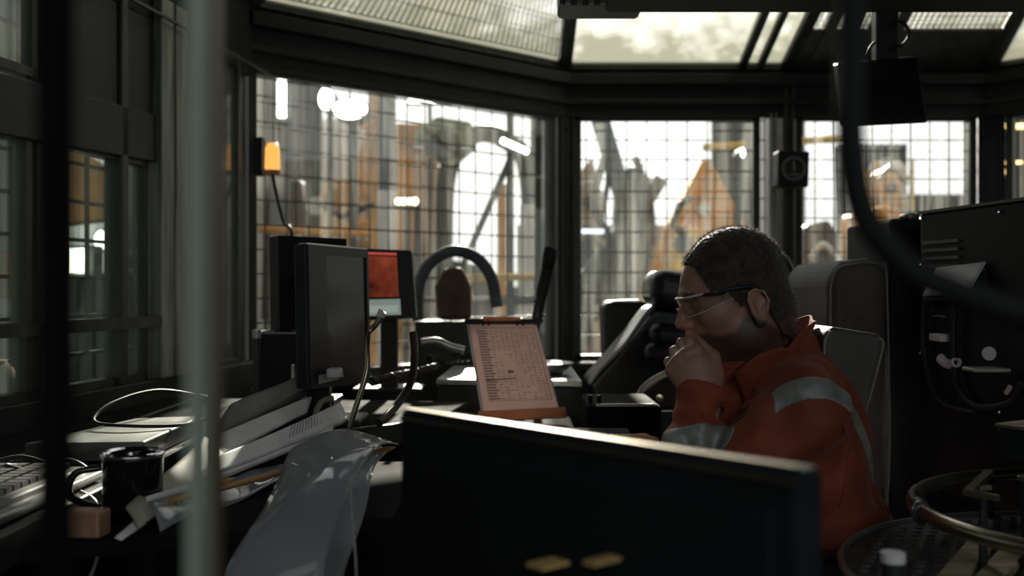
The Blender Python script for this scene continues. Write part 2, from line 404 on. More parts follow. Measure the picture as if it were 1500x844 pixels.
# expanded-metal guard over the sloping roof pane
m = MB(); p, q, t0, t1 = A+V(0,0,ZH+.1), B0+V(0,0,ZH+.1), top[0]+V(0,0,.1), top[1]+V(0,0,.1)
for i in range(56):
    u = i/55; m.bar(p*(1-u)+q*u, t0*(1-u)+t1*u, .005, .004)
for i in range(14):
    v = i/13; m.bar(p*(1-v)+t0*v, q*(1-v)+t1*v, .005, .004)
tag(m.build('roof_grille', wire), 'fine wire grille over the sloping roof pane above the long header', 'grille')
m = MB(); p, q, t0, t1 = Cc+V(0,0,ZH+.1), D0+V(0,0,ZH+.1), top[2]+V(0,0,.1), top[3]+V(0,0,.1)
for i in range(36):
    u = i/35; m.bar(p*(1-u)+q*u, t0*(1-u)+t1*u, .009, .004)
for i in range(28):
    v = i/27; m.bar(p*(1-v)+t0*v, q*(1-v)+t1*v, .009, .004)
tag(m.build('roof_grille', wire), 'perforated grille over the roof pane above the hanging monitor', 'grille')
# ================================================================ OUTSIDE
orange = mat('orange_paint', (.62,.30,.075), .5, .1, .25, 2.5, .1)
yellow = mat('yellow_paint', (.75,.45,.10), .5, .1, .2, 3)
cream = mat('cream_sheet', (.72,.68,.66), .6, 0, .12, 1.2)
greyw = mat('grey_cladding', (.27,.275,.25), .6, .1, .35, 1.5, stretch=(2,2,.3))
dgrey = mat('machine_grey', (.045,.055,.055), .5, .4, .4, 3)
bluesteel = mat('blue_steel', (.07,.10,.115), .45, .4, .3, 2.5)
tan = mat('tan_cladding', (.42,.30,.20), .6, 0, .3, 1.5)
green = mat('green_machine', (.14,.16,.09), .5, .2, .4, 4)
lampm = mat('lamp_glow', (.9,.9,.9), .4, emit=(1,.97,.92), es=9)
warm = mat('warm_glow', (.9,.8,.6), .4, emit=(1,.62,.22), es=3.2)
warm2 = mat('warm_white_glow', (.9,.8,.6), .4, emit=(1,.85,.6), es=4)
struct(MB().box((0,12,-1.05),(40,22,.1)).build('ground', mat('deck_concrete', (.16,.16,.15), .7, 0, .4, 1.2)))
def Px(pts, Y): return [P(x,y,Y) for x,y in pts]
def plate(name, pts, Y, th, m, label, cat, par=None):
    o = MB().prism(Px(pts,Y), V(0,th,0)).build(name, m, par)
    if label: tag(o, label, cat)
    return o
# distant hall walls, clad sheets with standing seams
def clad(name, x0, x1, y0, y1, Y, m, label, seams=14, ridge=.05):
    a, b = P(x0,y1,Y), P(x1,y0,Y); mb = MB().box(((a.x+b.x)/2, Y+.1, (a.z+b.z)/2), (b.x-a.x,.2,b.z-a.z))
    for i in range(seams+1):
        x = a.x+(b.x-a.x)*i/seams; mb.box((x,Y-.03,(a.z+b.z)/2),(ridge,.08,b.z-a.z))
    return tag(mb.build(name, m), label, 'building')
clad('hall_wall', 250, 452, -60, 700, 13, greyw, 'grey clad hall wall behind the amber beacon', 12)
clad('hall_wall', 452, 640, 205, 700, 14, tan, 'tan clad hall wall behind the orange crane arm', 14)
clad('hall_wall', 452, 560, 175, 262, 13.5, cream, 'pale pinkish sheet above the orange crane arm', 8)
clad('hall_wall', 760, 905, 330, 700, 14, greyw, 'grey hall wall behind the corner post', 8)
clad('hall_wall', 905, 1180, 330, 700, 13, tan, 'tan hall wall low behind the orange triangle frame', 14)
clad('hall_wall', 1045, 1175, 120, 420, 15, dgrey, 'dark grey tower wall right of the orange triangle', 8)
clad('hall_wall', 1232, 1322, 212, 620, 12, dgrey, 'dark tower block right of the hanging monitor cable', 8)
clad('hall_wall', 1155, 1470, 395, 700, 13.5, greyw, 'low grey wall beyond the right window', 16)
clad('hall_wall', 1330, 1460, 285, 420, 12.5, bluesteel, 'blue grey low shed under the right window sky', 9)
clad('hall_wall', 1440, 1640, 60, 700, 11, brownp, 'dark brown wall behind the amber strip lamps', 9)
clad('hall_wall', 600, 700, -60, 150, 14, greyw, 'grey gantry wall high over the slanting header', 4)
# storage tank, domed, with ladder and bands
def tank(px, py, Y, r, h, label, m):
    c = P(px, py, Y); t = thing('storage_tank', label, 'tank', (c.x,c.y,c.z-h))
    MB().lathe((c.x,c.y,c.z-h), [(0,0),(r,0),(r,h),(r*.93,h+r*.22),(r*.7,h+r*.45),(r*.35,h+r*.58),(0,h+r*.62)], 40).build('tank_shell', m, t, smooth=False)
    b = MB()
    for z in (.2,.5,.8): b = MB(); b.tube([(c.x+(r+.015)*math.cos(a),c.y+(r+.015)*math.sin(a),c.z-h+h*z) for a in np.linspace(0,2*math.pi,33)[:-1]], .03, 6, closed=True); b.build('hoop', dgrey, t)
    l = MB(); x = c.x-r*.75; y = c.y-r*.75
    l.tube([(x,y,c.z-h),(x,y,c.z+.1)], .025); l.tube([(x+.35,y-.1,c.z-h),(x+.35,y-.1,c.z+.1)], .025)
    for z in np.arange(c.z-h+.2, c.z, .3): l.tube([(x,y,z),(x+.35,y-.1,z)], .018, 6)
    l.build('ladder', yellow, t); return t
tag(MB().tube(spl([P(650,420,9.8),P(652,280,9.8),P(668,222,9.8),P(700,196,9.8),P(742,206,9.8),P(772,250,9.8),P(780,420,9.8),P(782,760,9.8)]), .09, 12).build('arched_duct', dgrey, smooth=True), 'dark arched duct against the white sky in the slanting window', 'duct')
tank(1298, 250, 11.5, .22, 3.0, 'slim white tank far behind the small orange machine', cream)
clad('hall_wall', 700, 790, 420, 700, 13, greyw, 'low grey wall under the arched duct', 6)
# orange crane arm on a mast (left window)
def crane(label):
    Y = 8.0; t = thing('crane', label, 'crane', P(556,700,Y))
    MB().bar(P(553,120,Y), P(556,800,Y), .13, .16, up=(0,1,0)).build('mast', orange, t, bevel=.01)
    arm = MB(); top_ = [(446,296),(470,286),(505,268),(530,256),(556,236),(562,262),(540,284),(515,296),(490,302),(460,308)]
    arm.prism(Px(top_, Y-.1), V(0,.2,0)).build('arm', orange, t, bevel=.01)
    MB().lathe(P(463,302,Y-.12), [(0,-.03),(.07,-.03),(.07,.03),(0,.03)], 20, Euler((math.pi/2,0,0)).to_matrix()).build('pivot_disc', mat('pale_steel', (.6,.58,.52), .4, .5), t)
    MB().tube([P(470,300,Y-.15), P(500,318,Y-.15), P(548,300,Y-.15)], .022, 8).build('hydraulic_hose', blackm, t)
    MB().bar(P(535,190,Y-.12), P(553,150,Y-.12), .1, .07).bar(P(524,262,Y-.12), P(545,190,Y-.12), .1, .07).build('strut', orange, t)
    return t
crane('orange crane arm on a mast reaching left behind the monitors')
def robot(label, Y=9.0):
    t = thing('pipe_handler', label, 'machine', P(655,760,Y))
    MB().prism(Px([(580,180),(640,182),(668,215),(660,238),(628,226),(598,214),(580,222)], Y), V(0,.35,0)).build('upper_arm', orange, t, bevel=.02)
    MB().prism(Px([(584,215),(606,215),(600,420),(580,520),(578,400)], Y), V(0,.3,0)).build('column', orange, t, bevel=.02)
    g = MB(); g.ball(P(650,205,Y-.2), (.26,.22,.17), 10); g.prism(Px([(618,186),(640,170),(690,178),(696,212),(672,232),(640,236)],Y-.3), V(0,.3,0)); g.build('winch_body', green, t, bevel=.02)
    MB().tube([P(606,214,Y-.3),P(640,222,Y-.3),P(690,219,Y-.3)], .028).build('chrome_ram', mat('chrome', (.7,.7,.7), .15, 1), t)
    MB().lathe(P(652,212,Y-.45), [(0,-.03),(.13,-.03),(.13,.03),(.09,.05),(0,.05)], 24, Euler((math.pi/2,0,0)).to_matrix()).build('drum', blackm, t)
    return t
robot('orange pipe handling arm with dark green winch behind the slanting window')
def aframe(label, Y=8.4):
    t = thing('triangular_frame', label, 'machine', P(1020,700,Y))
    MB().prism(Px([(1034,236),(1040,232),(1100,344),(1112,470),(1075,470),(1040,395),(1010,390),(1006,330),(1010,300)],Y), V(0,.18,0)).build('gusset_plate', orange, t, bevel=.01)
    MB().prism(Px([(1030,232),(1040,240),(1000,330),(975,430),(930,520),(905,520),(950,410),(975,335),(1000,290)],Y-.12), V(0,.16,0)).build('leg', orange, t, bevel=.01)
    MB().prism(Px([(985,350),(1010,330),(1045,345),(1050,372),(1020,400),(985,395)],Y-.3), V(0,.16,0)).build('clevis', yellow, t, bevel=.01)
    MB().lathe(P(1031,306,Y-.05), [(0,-.03),(.055,-.03),(.055,.03),(0,.03)], 20, Euler((math.pi/2,0,0)).to_matrix()).build('pivot_disc', MAT['pale_steel'], t)
    MB().lathe(P(1000,357,Y-.35), [(0,-.03),(.07,-.03),(.07,.03),(0,.03)], 20, Euler((math.pi/2,0,0)).to_matrix()).build('bolt_head', dgrey, t)
    MB().tube([P(1002,345,Y-.3),P(985,330,Y-.3),P(996,300,Y-.3),P(1012,290,Y-.3)], .03).build('hydraulic_hose', blackm, t)
    return t
aframe('orange triangular lifting frame with pale pivot discs behind the front window')
def derrick(label, Y=9.5):
    t = thing('drill_rig', label, 'machine', P(910,700,Y))
    def seg(name, a, b, w, m): MB().bar(P(*a,Y), P(*b,Y), w, w).build(name, m, t, bevel=.01)
    seg('boom', (878,172), (925,330), .16, bluesteel); seg('boom', (968,262), (925,330), .13, bluesteel); 
    MB().prism(Px([(905,255),(930,240),(956,262),(962,330),(948,420),(930,470),(900,470),(876,430),(880,380),(902,330)],Y+.2), V(0,.4,0)).build('cabin', bluesteel, t, bevel=.04)
    MB().prism(Px([(905,395),(925,390),(928,425),(908,430)],Y+.1), V(0,.06,0)).build('hatch', green, t)
    MB().prism(Px([(850,400),(885,360),(905,380),(890,440),(862,450)],Y-.1), V(0,.2,0)).build('bracket', dgrey, t, bevel=.02)
    for a, b in (((855,330),(905,400)),((850,425),(960,415)),((870,470),(960,350)),((895,240),(880,330)),((940,240),(905,345))):
        seg('strut', a, b, .05, dgrey)
    h = MB(); 
    h.tube(spl([P(886,230,Y-.2),P(870,300,Y-.2),P(895,360,Y-.2),P(880,430,Y-.2),P(905,500,Y-.2)]), .04)
    h.tube(spl([P(930,230,Y-.2),P(950,300,Y-.2),P(925,380,Y-.2),P(955,450,Y-.2)]), .035); h.build('hose_loop', blackm, t)
    zb = P(0,465,Y).z; MB().box((P(915,0,Y).x,Y+.35,(zb-1)/2),(.25,.25,zb+1)).build('stand', dgrey, t)
    return t
derrick('blue grey drilling machine with hoses behind the front window')
# columns
def column(px, y0, y1, w, Y, m, label, base=None, par=None):
    t = thing('steel_column', label, 'column', P(px,820,Y))
    hw = w/F*Y/2; a = P(px,y1,Y); b = P(px,y0,Y)
    m1 = MB().box((a.x,Y-hw*.8,(a.z+b.z)/2),(hw*2,hw*.25,b.z-a.z)).box((a.x,Y+hw*.8,(a.z+b.z)/2),(hw*2,hw*.25,b.z-a.z)).box((a.x,Y,(a.z+b.z)/2),(hw*.3,hw*1.6,b.z-a.z))
    m1.build('column_shaft', m, t)
    if base: 
        c = P(px,820,Y); MB().box((a.x,Y,(a.z+c.z)/2),(hw*2.1,hw*2.1,a.z-c.z)).build('column_base', base, t, bevel=.01)
    return t
column(567, 40, 280, 24, 7.0, bluesteel, 'dark steel column with a white lower half behind the monitors', base=cream)
column(1100, 110, 640, 13, 7.5, dgrey, 'thin dark column behind the front window right edge')
column(460, 60, 600, 22, 8.6, dgrey, 'grey green column left of the crane arm')
column(1448, 90, 640, 22, 8.0, dgrey, 'dark column at the right window edge')
column(748, 150, 640, 10, 8.0, dgrey, 'thin dark column just left of the corner post')
column(790, 120, 640, 26, 7.2, bluesteel, 'broad blue grey column beside the corner post')
column(70, 190, 640, 20, 4.2, dgrey, 'dark column outside the left side window')
column(405, 100, 640, 16, 8.2, greyw, 'pale grey column behind the amber beacon')
# horizontal pipes and rails
def rail(name, pts, r, m, label, cat='pipe'): return tag(MB().tube(pts, r, 10).build(name, m), label, cat)
rail('gantry_rail', [P(1030,216,7.6),P(1250,202,7.6)], .028, yellow, 'yellow pipe running across the front and right windows')
rail('gantry_rail', [P(1170,160,8.6),P(1250,162,8.6)], .03, yellow, 'short yellow beam high in the right window')
rail('handrail', [P(380,335,6.6),P(545,342,6.6)], .03, orange, 'orange handrail outside behind the left monitors', 'rail')
rail('handrail', [P(655,408,6.6),P(800,405,6.6)], .025, yellow, 'yellow handrail outside left of the corner post', 'rail')
rail('handrail', [P(655,445,6.6),P(800,440,6.6)], .025, dgrey, 'grey lower handrail outside left of the corner post', 'rail')
rail('vertical_pipe', [P(735,270,8.2),P(735,840,8.2)], .04, orange, 'orange upright pipe under the dark arched duct')
rail('vertical_pipe', [P(772,300,7.0),P(772,905,7.0)], .05, MAT['pale_steel'], 'pale upright pipe left of the corner post')
rail('vertical_pipe', [P(1262,250,8.0),P(1262,844,8.0)], .05, orange, 'orange upright pipe below the hanging monitor')
rail('vertical_pipe', [P(1128,160,6.4),P(1128,949,6.4)], .07, cream, 'pale upright pipe beside the right end of the front window')
rail('vertical_pipe', [P(1070,150,9.4),P(1070,780,9.4)], .05, dgrey, 'thin grey pipe above the orange triangle')
# orange machines, low
def machine(pts, Y, m, label, m2=None):
    t = thing('pump_skid', label, 'machine', P(sum(p[0] for p in pts)/len(pts), max(p[1] for p in pts), Y))
    MB().prism(Px(pts,Y), V(0,.5,0)).build('housing', m, t, bevel=.03)
    cx = sum(p[0] for p in pts)/len(pts); cy = sum(p[1] for p in pts)/len(pts); w = (max(p[0] for p in pts)-min(p[0] for p in pts))/F*Y
    MB().lathe(P(cx,cy,Y-.06), [(0,-.05),(w*.22,-.05),(w*.22,.05),(w*.12,.08),(0,.08)], 24, Euler((math.pi/2,0,0)).to_matrix()).build('flywheel', m2 or dgrey, t)
    MB().tube(spl([P(cx-18,cy-10,Y-.1),P(cx,cy-30,Y-.2),P(cx+22,cy-6,Y-.1)]), .03).build('pipe_bend', MAT['pale_steel'], t)
    zb = P(cx,max(p_[1] for p_ in pts),Y).z; MB().box((P(cx,0,Y).x,Y+.25,(zb-1)/2),(w*.5,.3,zb+1)).build('stand', dgrey, t)
machine([(1258,312),(1300,300),(1322,310),(1330,380),(1300,470),(1250,460)], 9.0, orange, 'orange machine with dark wheel low in the right window')
machine([(1180,330),(1215,322),(1232,350),(1225,470),(1178,470)], 9.0, brownp, 'brown machine low beside the gauge box')
machine([(385,270),(440,262),(450,330),(440,470),(380,470)], 9.0, brownp, 'brown machine housing below the amber beacon', orange)
machine([(610,400),(660,380),(720,392),(728,500),(612,500)], 8.6, dgrey, 'dark pump housing behind the red screen', orange)
machine([(500,330),(545,318),(560,350),(556,440),(500,440)], 9.2, orange, 'orange pump housing behind the front monitor')
machine([(842,260),(868,230),(884,300),(872,350),(845,340)], 10.5, tan, 'tan machine housing at the left of the front window')
machine([(1290,250),(1316,240),(1322,300),(1296,310)], 10.5, orange, 'small orange machine below the hanging monitor', brownp)
# dark skyline in right window
m = MB()
# floodlights
def flood(px, py, w, h, Y, label, m=lampm, shape='oval'):
    c = P(px,py,Y); t = thing('floodlight', label, 'lamp', c); a, b = w/F*Y/2, h/F*Y/2
    if shape == 'oval':
        M = Euler((math.pi/2,0,0)).to_matrix()@Matrix.Diagonal((a,b,1)) ; M = Matrix(((a,0,0),(0,0,1),(0,b,0)))
        MB().lathe(c, [(0,0),(1,0),(1,.03),(0,.04)], 28, M).build('lamp_lens', m, t)
        MB().lathe(c, [(1.0,-.01),(1.12,-.01),(1.12,.2),(.6,.3),(0,.3),(0,.28),(1.0,.1),(1.0,-.01)], 28, M).build('lamp_housing', dgrey, t)
    else:
        MB().box(c, (2*a,.04,2*b)).build('lamp_lens', m, t, bevel=.01)
        MB().box(c+V(0,.08,0), (2*a+.04,.1,2*b+.03)).build('lamp_housing', dgrey, t)
    z0 = c.z-b; MB().box((c.x,c.y+.16,(z0-1)/2+.02),(.04,.05,z0+1+.04)).build('lamp_pole', dgrey, t)
    MB().box((c.x,c.y+.1,z0+.02),(.04,.14,.04)).build('bracket', dgrey, t)
    return t
flood(513, 160, 50, 30, 7.0, 'large oval white floodlight left of the dark column')
flood(478, 145, 22, 34, 7.6, 'small oval floodlight beside the large oval one')
flood(413, 142, 12, 60, 7.4, 'narrow upright lamp left in the slanting window', shape='b')
flood(592, 295, 26, 9, 6.8, 'warm bar lamp right of the white column base', warm2, 'b')
flood(608, 295, 10, 12, 6.6, 'small warm lamp beside the bar lamp', warm2)
flood(754, 214, 44, 8, 6.4, 'thin tilted tube lamp above the dark arched duct', lampm, 'b').rotation_euler = (0,.42,0)
flood(628, 140, 60, 20, 10.3, 'wide bright lamp under the slanting header', lampm, 'b')
flood(1088, 224, 6, 14, 7, 'tiny lamp right of the orange triangle', lampm)
flood(104, 382, 46, 36, 4.6, 'wide bright lamp low in the left side window', lampm, 'b')
flood(148, 352, 20, 30, 4.8, 'small oval lamp beside the low bright lamp at left')
flood(265, 362, 10, 46, 4.9, 'narrow upright lamp behind the blurred pale bar', lampm, 'b')
flood(215, 45, 5, 40, 4.9, 'thin upright strip lamp high at left', lampm, 'b')
flood(1484, 185, 36, 7, 6.6, 'upper amber strip lamp at the right edge', warm, 'b')
flood(1484, 238, 26, 4, 6.6, 'lower amber strip lamp at the right edge', warm, 'b')
flood(1478, 252, 12, 7, 6.6, 'small amber lamp below the amber strips', warm, 'b')
# left exterior: peach machine, shelving
plate('hoist_frame', [(60,330),(66,260),(100,215),(150,250),(152,320)], 5.0, .2, orange, 'peach orange hoist seen through the left side window', 'machine')
clad('hall_wall', -260, 75, -80, 700, 7.0, greyw, 'grey hall wall far left', 16)
clad('hall_wall', 170, 330, -80, 700, 6.5, dgrey, 'dark hall wall behind the pale left posts', 8)
clad('hall_wall', 70, 175, 400, 700, 6.5, dgrey, 'dark low wall under the left bright lamps', 5)
# ================================================================ FURNITURE AND THINGS IN THE CABIN
leather = mat('black_leather', (.016,.019,.020), .34, 0, .3, 14, .35, spec=.45)
brownleather = mat('worn_leather', (.095,.083,.075), .55, 0, .15, 12, .4, spec=.25)
piping = mat('seat_piping', (.20,.19,.17), .4, 0, .2)
plastic = mat('black_plastic', (.017,.019,.020), .38, 0, .2, 9, .08, spec=.35)
gloss = mat('gloss_black', (.008,.009,.01), .12, 0, .2, 5, 0, spec=.6)
screenoff = mat('dark_screen', (.025,.027,.022), .22, 0, .3, 3, spec=.4)
chrome = mat('chrome', (.7,.7,.7), .15, 1)
brass = mat('dull_brass', (.35,.31,.22), .25, .9, .2, 4)
alum = mat('aluminium', (.45,.46,.44), .3, .85, .15, 5, .05)
desk_m = mat('desk_laminate', (.014,.013,.013), .9, 0, .3, 4, .05, spec=.06)
paper = mat('white_paper', (.85,.85,.82), .7, 0, .05, 20)
cardb = mat('grey_card', (.50,.50,.45), .6, 0, .12, 10)
ink = mat('printing_ink', (.05,.04,.05), .6, 0, .1)
pinkp = mat('pinkish_form', (.90,.62,.54), .7, 0, .06, 12)
plastic_clear = glassmat('clear_plastic', tint=(.80,.82,.84), dirt=.75, dcol=(.80,.83,.85), streak=(4,9,4), lo=.3, hi=.75, base=.5, refl=2.2)
orangep = mat('orange_plastic', (.55,.22,.10), .4, 0, .15)
woodp = mat('pale_wood', (.42,.34,.21), .5, 0, .25, 6, .1, stretch=(1,8,1))
# ---- left desk with keyboard, tray, mug, papers
t = thing('desk', 'dark long desk along the left wall under keyboard and papers', 'desk', (-.88,1.9,0))
MB().prism([(-1.19,1.15,.91),(-.63,1.15,.91),(-.63,1.95,.91),(-.18,2.35,.91),(-.12,2.75,.91),(-.95,2.85,.91)], V(0,0,.035)).build('desk_top', desk_m, t, bevel=.004)
m = MB().prism([(-.635,1.14,.905),(-.615,1.14,.905),(-.615,1.94,.905),(-.17,2.335,.905),(-.17,2.355,.905),(-.635,1.955,.905)], V(0,0,.045)); m.build('edge_strip', steel2, t, bevel=.003)
for x, y in ((-1.1,1.22),(-.68,1.22),(-.3,2.6),(-.9,2.7)): MB().box((x,y,.45),(.05,.05,.9)).build('leg', steel, t)
DZ = .946
# keyboard: lies along the desk edge, typed on from the camera side
t = thing('keyboard', 'black and grey keyboard lying on the left desk, tangled cable beside it', 'keyboard', (-.72,1.36,DZ))
kb = mat('keyboard_grey', (.16,.165,.16), .4, 0, .2); keym = mat('key_dark', (.05,.052,.05), .32, 0, .15)
def kp(u, v, z): return V(-.86+.19*v, 1.22+.40*u, DZ+z)     # u along desk, v across towards the edge
m = MB().prism([kp(0,0,.002),kp(0,1,.002),kp(1,1,.002),kp(1,0,.002)], V(0,0,.02)); m.build('keyboard_case', kb, t, bevel=.005)
m = MB().prism([kp(0,1,.002),kp(0,1.12,.002),kp(1,1.12,.002),kp(1,1,.002)], V(0,0,.013)); m.build('palm_rest', alum, t, bevel=.003)
for r_ in range(5):
    for c_ in range(16):
        u = .03+c_*.059; v = .08+r_*.17
        k = MB().prism([kp(u,v,.022),kp(u,v+.13,.022),kp(u+.046,v+.13,.022),kp(u+.046,v,.022)], V(0,0,.008)).build('key', keym, t)
m = MB().tube(spl([(-.87,1.62,DZ+.008),(-.8,1.66,DZ+.03),(-.72,1.63,DZ+.012),(-.78,1.58,DZ+.03),(-.7,1.55,DZ+.02),(-.66,1.6,DZ+.01),(-.72,1.68,DZ+.02),(-.80,1.74,DZ+.008),(-.9,1.72,DZ+.008)]), .004, 8)
tag(m.build('cable', rubber, smooth=True), 'thin black cable coiled behind the keyboard on the left desk', 'cable')
tag(MB().tube(spl([(-.632,1.50,DZ+.006),(-.60,1.48,DZ-.01),(-.592,1.47,.88),(-.602,1.44,.83),(-.64,1.42,.815)]), .0025, 8).build('cable', mat('white_cable', (.5,.5,.47), .4)), 'thin pale cable loop hanging off the left desk edge', 'cable')
# metal tray with folded rim
t = thing('metal_tray', 'shiny metal tray on the left desk behind the dark mug', 'tray', (-.72,2.02,DZ))
m = MB()
tp = [P(118,672,1.72),P(200,630,2.0),P(288,632,2.02),P(262,668,1.78)]
tp = [V(p.x,p.y,DZ+.045) for p in tp]
tp = [V(-.845,1.78,DZ+.03),V(-.78,2.12,DZ+.03),V(-.655,2.16,DZ+.03),V(-.648,1.80,DZ+.03)]
m.prism(tp, V(0,0,.004)); m.build('tray_plate', mat('tray_steel', (.17,.175,.165), .35, .8, .2, 6), t, bevel=.001)
m = MB()
for i in range(4): m.bar(tp[i]-V(0,0,.013), tp[(i+1)%4]-V(0,0,.013), .004, .03)
m.build('tray_rim', MAT['tray_steel'], t)
tag(MB().tube(spl([(-.70,2.35,1.0),(-.76,2.2,1.03),(-.80,2.05,1.02),(-.80,1.96,.995),(-.72,1.93,.99),(-.64,1.98,.985),(-.62,2.1,.985)]), .0035, 8).build('cable', rubber, smooth=True), 'black cable arcing over the metal tray', 'cable')
# mug
t = thing('mug', 'dark glossy mug with shiny rim in front of the metal tray', 'mug', (-.533,1.44,.925))
c = (-.533,1.44,.925)
MB().lathe(c, [(0,.002),(.036,.002),(.04,.01),(.041,.085),(.043,.092),(.040,.094),(.037,.088),(.036,.012),(0,.01)], 40).build('mug_body', gloss, t, smooth=True)
MB().lathe(c, [(.0375,.091),(.0415,.096),(.0445,.091),(.041,.088)], 40).build('mug_rim', chrome, t, smooth=True)
MB().tube(spl([(-.533-.038,1.42,1.0),(-.533-.066,1.405,.995),(-.533-.07,1.40,.965),(-.533-.038,1.42,.945)]), .005, 8).build('handle', gloss, t, smooth=True)
tag(MB().prism([(-.59,1.33,.925),(-.535,1.325,.925),(-.53,1.355,.925),(-.585,1.36,.925)], V(0,0,.035)).build('matchbox', mat('copper_box', (.55,.30,.2), .4, .3), bevel=.003), 'small copper coloured box in front of the dark mug', 'box')
# ---- stack of folders and papers, fanned, sticking out over the desk edge
def sheet(name, a, b, c_, d, th, m, label=None, cat=None, group=None, parent=None, curl=0., nu=16, nv=8, wav=0.):
    a, b, c_, d = map(Vector, (a,b,c_,d))
    def fn(u, v):
        p = (a*(1-u)+b*u)*(1-v)+(d*(1-u)+c_*u)*v
        return p+V(0,0,curl*(4*(u-.5)**2)+wav*math.sin(u*7+v*3))
    o = MB().grid(fn, nu, nv).build(name, m, parent, solid=th, smooth=True)
    if label: tag(o, label, cat, group)
    return o
def px4(*q): return [P(*k) for k in q]
khaki = mat('khaki_card', (.42,.40,.30), .6, 0, .12, 10); darkcard = mat('dark_card', (.10,.10,.095), .55, 0, .2, 10)
sheet('folder', *px4((184,744,1.36),(300,642,1.74),(330,668,1.70),(204,774,1.33)), .004, khaki, 'khaki card folder with its corner hanging past the desk edge', 'folder', wav=.002)
sheet('paper_sheet', *px4((168,788,1.31),(200,760,1.36),(214,768,1.36),(178,792,1.31)), .002, paper, 'small white paper corner poking out below the khaki folder', 'paper', nu=4, nv=4)
sheet('folder', *px4((338,598,2.02),(463,541,2.42),(493,556,2.40),(300,648,1.84)), .016, darkcard, 'dark card folder at the back of the paper pile', 'folder', wav=.003)
sheet('paper_sheaf', *px4((292,652,1.76),(455,582,2.26),(447,606,2.18),(300,682,1.66)), .012, paper, 'white paper sheaf behind the printed one in the pile', 'papers')
t = thing('paper_sheaf', 'printed white paper sheaf with squared end, on top of the pile', 'papers', P(400,690,1.7))
q = px4((322,672,1.66),(497,596,2.16),(507,618,2.08),(284,712,1.55))
sheet('sheets', *q, .014, paper, parent=t, curl=.004)
m = MB()
for i in range(12):
    u = .55+.024*i; a_ = (q[0]*(1-u)+q[1]*u); b_ = (q[3]*(1-u)+q[2]*u); m.bar(a_*.85+b_*.15+V(0,0,.0085), a_*.2+b_*.8+V(0,0,.0085), .0015, .0006)
m.build('printed_lines', mat('grey_ink', (.25,.25,.25), .6), t)
sheet('paper_sheaf', *px4((300,712,1.50),(487,628,2.02),(485,641,1.98),(214,735,1.40)), .008, paper, 'white sheaf nearest the camera in the paper pile', 'papers', curl=.003)
sheet('paper_strip', *px4((425,575,2.30),(470,540,2.36),(500,546,2.36),(452,590,2.28)), .006, cardb, 'folded card strip poking up by the dark monitor foot', 'card')
tag(MB().tube(spl([P(488,583,2.16),P(470,590,2.14),P(462,612,2.1),P(474,625,2.08)]), .006, 8).build('rubber_band', mat('fawn_band', (.3,.25,.16), .5)), 'fawn band tied round the folded papers in the pile', 'band')
t = thing('power_plug', 'small cream plug lying at the foot of the dark monitor', 'plug', P(493,548,2.2))
MB().box(P(490,546,2.2),(.03,.04,.02)).build('plug_body', cream, t, bevel=.005)
for k in (-.008,.008): MB().bar(P(496,549,2.2)+V(0,k,0), P(504,551,2.2)+V(0,k,0), .005, .004).build('pin', brass, t)
# pencils lying on the pile
for (a, b, lb) in (((250,735,1.38),(345,700,1.50),'amber pencil lying across the near end of the papers'),((300,722,1.42),(420,690,1.62),'long ochre pencil lying along the paper pile'),((505,672,1.62),(580,655,1.70),'ochre pencil beside the plastic sleeve')):
    t = thing('pencil', lb, 'pencil', P(*a)); p, q_ = P(*a), P(*b); d = (q_-p)
    MB().tube([p, p+d*.88], .0045, 6).build('pencil_body', mat('ochre_paint', (.55,.28,.08), .35), t); MB().tube([p+d*.88, q_], [.0045,.0006], 6).build('pencil_tip', woodp, t)
# small side shelf carrying the sleeve
tag(MB().prism([(-.612,1.28,.905),(-.17,1.45,.905),(-.17,1.92,.905),(-.612,1.92,.905)], V(0,0,.02)).build('side_shelf', desk_m, bevel=.003), 'dark low shelf under the drooping plastic sleeves', 'shelf')
# ---- clear plastic sleeves drooping
def sleeve(path, wv, label, m):
    """path: points of the left edge, wv: width vector at each"""
    pts = spl(path, 6); ws = spl(wv, 6); n = len(pts)-1
    def fn(u, v):
        i = min(n, int(round(u*n))); return pts[i]+ws[i]*v+V(0,0,.012*math.sin(v*math.pi)*(1-.4*u)+.004*math.sin(u*11+v*5))
    o = MB().grid(fn, n, 10).build('plastic_sleeve', m, solid=.0015, smooth=True); return tag(o, label, 'plastic sleeve', 'plastic sleeves drooping over the desk edge')
def edge(L_, R_): return [P(*a) for a in L_], [P(*b)-P(*a) for a, b in zip(L_, R_)]
sleeve(*edge([(455,640,1.72),(425,665,1.55),(405,705,1.42),(375,765,1.33),(335,830,1.27),(320,880,1.24)], [(585,648,1.72),(556,655,1.52),(520,700,1.40),(500,745,1.32),(478,820,1.27),(470,885,1.25)]), 'upper clear plastic sleeve drooping from the shelf with crinkled top', plastic_clear)
sleeve(*edge([(480,650,1.74),(470,690,1.52),(440,770,1.42),(415,850,1.38),(410,900,1.38)], [(570,656,1.74),(548,690,1.52),(535,745,1.42),(505,840,1.38),(500,900,1.38)]), 'lower clear plastic sleeve tucked under the crinkled one', plastic_clear)
sleeve(*edge([(215,742,1.40),(280,730,1.50),(350,700,1.66),(400,680,1.8)], [(235,775,1.36),(300,752,1.46),(372,722,1.58),(430,700,1.70)]), 'small crumpled plastic sleeve lying on the near end of the papers', plastic_clear)
tag(MB().tube(spl([P(512,700,1.3),P(516,760,1.28),P(521,820,1.27),P(524,900,1.27)]), .002, 6).build('string', cardb), 'thin pale string hanging below the plastic sleeves', 'string')
